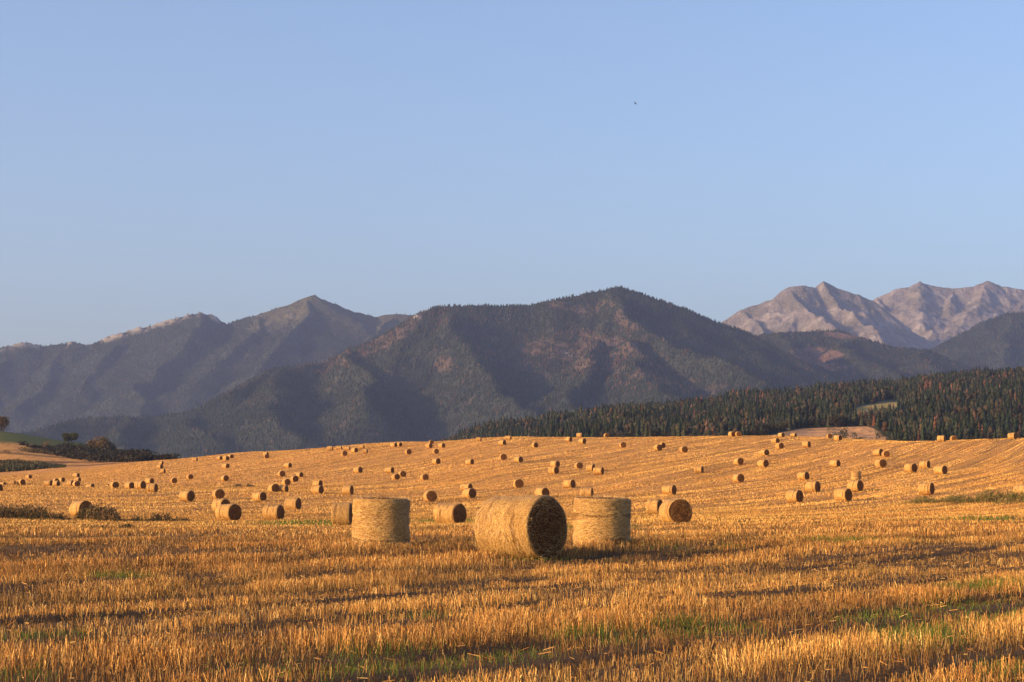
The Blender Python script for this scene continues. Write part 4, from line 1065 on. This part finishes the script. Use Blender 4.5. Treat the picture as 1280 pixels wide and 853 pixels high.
    (89.3, 526.59, -0.858, 1.62, 1.75, 'L', 'dark ended bale on the crest in front of the far bushes'),
    (68.44, 499.24, -0.977, 1.45, 1.75, 'L', 'upper bale of the close pair below the brown far field'),
    (64.14, 460.58, -1.221, 1.52, 1.75, 'L', 'lower lit ended bale of the close pair below the brown far field'),
    (71.09, 464.26, -0.611, 1.57, 1.6, 'L', 'side on bale right of the close pair below the brown far field'),
    (55.47, 422.66, -1.037, 1.48, 1.75, 'L', 'bale with a dark end below the close pair under the brown far field'),
    (44.64, 378.94, -1.231, 1.48, 1.75, 'L', 'bale with a lit brown end, left of the dark ended one, right slope'),
    (47.95, 367.24, -0.972, 1.5, 1.7, 'L', 'bale with a dark end right of the lit brown ended one, right slope'),
    (60.92, 362.82, -0.81, 1.36, 1.63, 'L', 'bale with a dark end between the diagonal row of three and the right crest'),
    (76.62, 402.49, -0.858, 1.51, 1.75, 'L', 'rear bale of the touching pair on the upper right slope'),
    (76.85, 395.5, -1.517, 1.4, 1.75, 'L', 'front brown ended bale of the touching pair on the upper right slope'),
    (67.97, 354.61, -1.275, 1.62, 1.75, 'L', 'bale with a brown shaded end below the touching pair on the upper right slope'),
    (69.24, 334.02, -0.962, 1.62, 1.72, 'L', 'left bale of the loose group of three on the right slope'),
    (74.53, 347.33, -0.687, 1.42, 1.55, 'L', 'rear middle bale of the loose group of three on the right slope'),
    (71.35, 320.38, -0.843, 1.51, 1.75, 'L', 'right bale of the loose group of three on the right slope'),
    (102.6, 459.12, -0.557, 1.62, 1.72, 'L', 'left bale of the two on the skyline at the right, before the red spruce'),
    (116.22, 505.84, -1.551, 1.62, 1.75, 'L', 'right sunlit bale of the two on the skyline at the right'),
    (119.11, 457.37, -0.813, 1.62, 1.68, 'L', 'bale on the skyline near the right edge of the photo'),
]
# ------------------------------------------------------------------ straw bales
def side_arrays(Rr, L, ns, nl, amp, seed, wob=0.012, upright=False):
    a = np.linspace(0, 2 * math.pi, ns, endpoint=False)
    edge = min(0.07, L * 0.08)
    xs = np.concatenate([[-L / 2, -L / 2 + edge * 0.15, -L / 2 + edge * 0.45], np.linspace(-L / 2 + edge, L / 2 - edge, nl), [L / 2 - edge * 0.45, L / 2 - edge * 0.15, L / 2]])
    q = np.clip((L / 2 - np.abs(xs)) / edge, 0, 1)
    rad = Rr - edge * 0.8 * (1 - np.sqrt(np.clip(1 - (1 - q) ** 2, 0, 1)))
    aa, xx = np.meshgrid(a, xs, indexing='ij')
    rr = np.broadcast_to(rad, aa.shape).copy()
    ca, sa = np.cos(aa), np.sin(aa)
    rr += amp * (fbm(ca * 3 + 50, sa * 3 + xx * 9 + seed * 3.1, seed, 3) - 0.5) * 2
    rr += wob * (vnoise(xx * 8 + seed, aa * 0 + 3.3, seed + 4) - 0.5) * 2       # rings left by the net
    rr += 0.05 * (vnoise(ca * 1.2 + 9, sa * 1.2 + xx * 0.8 + seed, seed + 5) - 0.5)
    rr += amp * 0.5 * (vnoise(ca * 14 + 50, sa * 14 + xx * 30, seed + 9) - 0.5)
    zz = np.where(sa < 0, sa * 0.975, sa) * rr
    if not upright: zz = np.maximum(zz, -0.945 * Rr + 0.05 * (zz + 0.945 * Rr))      # sagged onto the ground
    V = np.stack([xx, ca * rr, zz], -1)
    n, m_ = V.shape[:2]
    i = np.arange(n)[:, None]; j = np.arange(m_ - 1)[None, :]
    q_ = np.stack([(i * m_ + j).ravel(), (((i + 1) % n) * m_ + j).ravel(), (((i + 1) % n) * m_ + j + 1).ravel(), (i * m_ + j + 1).ravel()], 1)
    return V.reshape(-1, 3), q_, V[:, 0], V[:, -1]

def face_arrays(ringpts, sgn, nr, amp, seed):
    """end of a bale: spiral layers pushed in and out, joined to the rim"""
    n = len(ringpts); x0 = ringpts[:, 0].mean()
    cy, cz = 0.0, 0.0
    fr = np.linspace(1, 0.04, nr)
    V = []
    for k, f in enumerate(fr):
        y, z = ringpts[:, 1] * f, ringpts[:, 2] * f
        r = np.hypot(y, z); ang = np.arctan2(z, y)
        bulge = 0.03 * (1 - f * f)
        d = amp * (vnoise(ang * 3.0, r * 24 - ang * 0.6, seed) - 0.5) * 2 + amp * 1.2 * (vnoise(y * 22, z * 22, seed + 2) - 0.5) + amp * (vnoise(y * 4, z * 4, seed + 3) - .5)
        x = ringpts[:, 0] + sgn * (bulge + (d if k else d * 0))
        V.append(np.stack([x, y, z], 1))
    V = np.concatenate(V + [np.array([[x0 + sgn * 0.03, 0, 0]])])
    Q = []
    for k in range(nr - 1):
        for s in range(n):
            a, b_, c, d = k * n + s, k * n + (s + 1) % n, (k + 1) * n + (s + 1) % n, (k + 1) * n + s
            Q.append((a, b_, c, d) if sgn > 0 else (d, c, b_, a))
    k = nr - 1; cidx = len(V) - 1
    for s in range(0, n):
        t = (k * n + s, k * n + (s + 1) % n, cidx); Q.append(t if sgn > 0 else t[::-1])
    return V, Q

def py_mesh(name, V, F, mats, fmat=None, smooth=True):
    me = bpy.data.meshes.new(name); me.from_pydata([tuple(v) for v in V], [], [tuple(int(i) for i in f) for f in F])
    for mt in mats: me.materials.append(mt)
    me.polygons.foreach_set('use_smooth', [smooth] * len(me.polygons))
    if fmat is not None: me.polygons.foreach_set('material_index', fmat)
    me.update(); return me

def hairs(Rr, L, n, seed):
    """loose straws standing off the drum and the two ends"""
    r_ = np.random.default_rng(seed)
    V, Q, C = [], [], []
    for i in range(n):
        if r_.random() < 0.62:
            a = r_.random() * 6.283; x = r_.uniform(-L / 2, L / 2)
            nrm = np.array((0, math.cos(a), math.sin(a))); tan = np.array((0, -math.sin(a), math.cos(a))); ax = np.array((1.0, 0, 0))
            p = nrm * (Rr - 0.004) + ax * x
            d = tan * r_.choice((-1, 1)) + nrm * r_.uniform(0.02, 0.35) + ax * r_.normal(0, 0.35)
            ln = r_.uniform(0.03, 0.13)
        else:
            s = r_.choice((-1, 1)); rad = Rr * math.sqrt(r_.random()) * 0.98; a = r_.random() * 6.283
            nrm = np.array((float(s), 0, 0)); tan = np.array((0, -math.sin(a), math.cos(a))); ax = np.array((0, math.cos(a), math.sin(a)))
            p = nrm * (L / 2 + 0.005) + ax * rad
            d = tan * r_.uniform(-1, 1) + nrm * r_.uniform(0.1, 0.7) + ax * r_.uniform(-.5, .5)
            ln = r_.uniform(0.03, 0.11)
        d = d / np.linalg.norm(d); w = np.cross(d, nrm); w = w / (np.linalg.norm(w) + 1e-6) * 0.0028
        e = p + d * ln
        i0 = len(V); V += [p - w, p + w, e + w * 0.6, e - w * 0.6]; Q.append((i0, i0 + 1, i0 + 2, i0 + 3))
        k = r_.random(); c = np.array((0.72, 0.52, 0.25)) * (1 - k) + np.array((0.45, 0.26, 0.10)) * k; C += [c] * 4
    return np.array(V), np.array(Q), np.array(C)

GROUP = 'round straw bales scattered over the stubble field'
small = []
for k in range(5):
    V, Q, r0, r1 = side_arrays(0.75, 1.3, 28, 7, 0.02, 40 + k)
    F = [tuple(q) for q in Q]; fm = [0] * len(F)
    for ring, s in ((r0, -1), (r1, 1)):
        fv, fq = face_arrays(ring, s, 4, 0.015, 60 + k)
        off = len(V); V = np.concatenate([V, fv]); F += [tuple(int(i) + off for i in q) for q in fq]; fm += [1] * len(fq)
    small.append(py_mesh('round_bale', V, F, [MAT_BALE, MAT_FACE], fm))
for idx, (x, y, rz, D, L, kind, label) in enumerate(BALES):
    zg = gz(x, y); rad = D / 2
    if y < 60: zg = float(np.min(ground_h(np.array([x - .5, x, x + .5, x]), np.array([y, y - .6, y, y + .5])))) + 0.0
    up = kind == 'U'
    hz = L / 2 if up else rad * 0.955
    if up and y < 60: L += 0.13; hz = L / 2
    rot = (0, -math.pi / 2, 0) if up else (0, 0, 0)
    sink = 0.03
    if label.startswith('half sunken') or label.startswith('tiny low'): sink = 0.5
    if y < 240:
        lvl = 0 if y < 60 else (1 if y < 140 else 2)
        ns, nl, nr, nh = ((128, 46, 26, 5200), (72, 20, 14, 1500), (44, 12, 8, 0))[lvl]
        root = empty('round_bale', (x, y, zg - sink), rz if not up else rz)
        V, Q, r0, r1 = side_arrays(rad, L, ns, nl, (0.016, 0.02, 0.02)[lvl], 100 + idx, upright=up)
        o = bpy.data.objects.new('wrapped_side', py_mesh('wrapped_side', V, Q, [MAT_BALE])); col.objects.link(o)
        o.parent = root; o.location = (0, 0, hz); o.rotation_euler = rot
        for ring, s in ((r0, -1), (r1, 1)):
            fv, fq = face_arrays(ring, s, nr, 0.016, 200 + idx)
            o = bpy.data.objects.new('end_face', py_mesh('end_face', fv, fq, [MAT_FACE], smooth=lvl > 0)); col.objects.link(o)
            o.parent = root; o.location = (0, 0, hz); o.rotation_euler = rot
        if nh:
            V, Q, C = hairs(rad, L, nh, idx)
            o = np_mesh('loose_straw', V, Q, MAT_STUB, C); o.parent = root; o.location = (0, 0, hz); o.rotation_euler = rot
        root.rotation_euler = (math.radians(random.uniform(-1.6, 1.6)) if up else 0, math.radians(random.uniform(-1.6, 1.6)), rz)
    else:
        root = bpy.data.objects.new('round_bale', small[idx % 5]); col.objects.link(root)
        root.location = (x, y, zg + hz - sink); root.rotation_euler = (random.choice((0, 2.1, 4.0)) if not up else 0, -math.pi / 2 if up else 0, rz)
        root.scale = (L / 1.3, D / 1.5, D / 1.5)
        if not up: root.rotation_euler = (0, 0, rz)
    tag(root, label, 'straw bale', GROUP)

# ------------------------------------------------------------------ a bird high up in the sky
bx_, by_, bz_ = at(795, 130, 180)
V = [(-.42, .05, .1), (-.2, .12, .05), (0, .1, 0), (.2, .12, .05), (.42, .05, .1), (.2, -.03, .04), (0, -.06, 0), (-.2, -.03, .04), (0, .24, -.01), (.03, .12, -.05), (-.03, .12, -.05), (0, -.28, 0), (.06, -.24, 0), (-.06, -.24, 0)]
Fb = [(0, 7, 1), (1, 7, 6, 2), (2, 6, 5, 3), (3, 5, 4), (8, 9, 2), (8, 2, 10), (8, 10, 9), (9, 6, 2), (10, 2, 6), (9, 10, 6), (6, 12, 11), (6, 11, 13)]
m = NT('dark_feathers'); MAT_BIRD = m.bsdf((0.03, 0.028, 0.03, 1), 0.7)
o = bpy.data.objects.new('bird', py_mesh('bird', V, Fb, [MAT_BIRD], smooth=False)); col.objects.link(o); o.location = (bx_, by_, bz_); o.rotation_euler = (0.5, 0.2, 1.1)
tag(o, 'tiny dark bird flying high in the clear blue sky', 'bird')

# ------------------------------------------------------------------ haze
hz0, hz1 = -40.0, 1480.0
V = [(sx * 9000.0, yy, zz) for zz in (hz0, hz1) for yy in (-800.0, 15400.0) for sx in (-1, 1)]
Fh = [(0, 2, 3, 1), (4, 5, 7, 6), (0, 1, 5, 4), (2, 6, 7, 3), (0, 4, 6, 2), (1, 3, 7, 5)]
mh = bpy.data.materials.new('haze_air'); mh.use_nodes = True; nt = mh.node_tree; nt.nodes.clear()
out = nt.nodes.new('ShaderNodeOutputMaterial'); pv = nt.nodes.new('ShaderNodeVolumePrincipled')
pv.inputs['Color'].default_value = (0.48, 0.60, 1.0, 1); pv.inputs['Density'].default_value = HAZE; pv.inputs['Anisotropy'].default_value = 0.25
nt.links.new(pv.outputs[0], out.inputs['Volume'])
o = bpy.data.objects.new('haze', py_mesh('haze', V, Fh, [mh], smooth=False)); col.objects.link(o)
tag(o, 'thin bluish haze in the air in front of the distant mountains', 'haze', kind='stuff')

# ------------------------------------------------------------------ light
S = Vector((-math.sin(R(SUN_AZ)) * math.cos(R(SUN_EL)), -math.cos(R(SUN_AZ)) * math.cos(R(SUN_EL)), math.sin(R(SUN_EL))))
sd = bpy.data.lights.new('sun', 'SUN'); sd.energy = SUN_E; sd.angle = R(0.5); sd.color = SUN_C
so = bpy.data.objects.new('sun', sd); col.objects.link(so); so.rotation_euler = S.to_track_quat('Z', 'Y').to_euler()
w = bpy.data.worlds.new('World'); scene.world = w; w.use_nodes = True; nt = w.node_tree
bg = nt.nodes['Background']; sky = nt.nodes.new('ShaderNodeTexSky'); sky.sky_type = 'NISHITA'; sky.sun_disc = False
sky.sun_elevation = R(SUN_EL); sky.sun_rotation = math.atan2(S.x, S.y); sky.altitude = 600
sky.air_density = 1.0; sky.dust_density = DUST; sky.ozone_density = OZ
wb = nt.nodes.new('ShaderNodeMix'); wb.data_type = 'RGBA'; wb.blend_type = 'MULTIPLY'; wb.inputs[0].default_value = 1.0; wb.inputs[7].default_value = SKY_WB
nt.links.new(sky.outputs[0], wb.inputs[6]); nt.links.new(wb.outputs[2], bg.inputs[0]); bg.inputs[1].default_value = SKY
scene.view_settings.view_transform = 'Standard'; scene.view_settings.look = 'None'; scene.view_settings.exposure = EXPO; scene.view_settings.gamma = 1
scene.render.engine = 'CYCLES'
scene.cycles.volume_bounces = 0
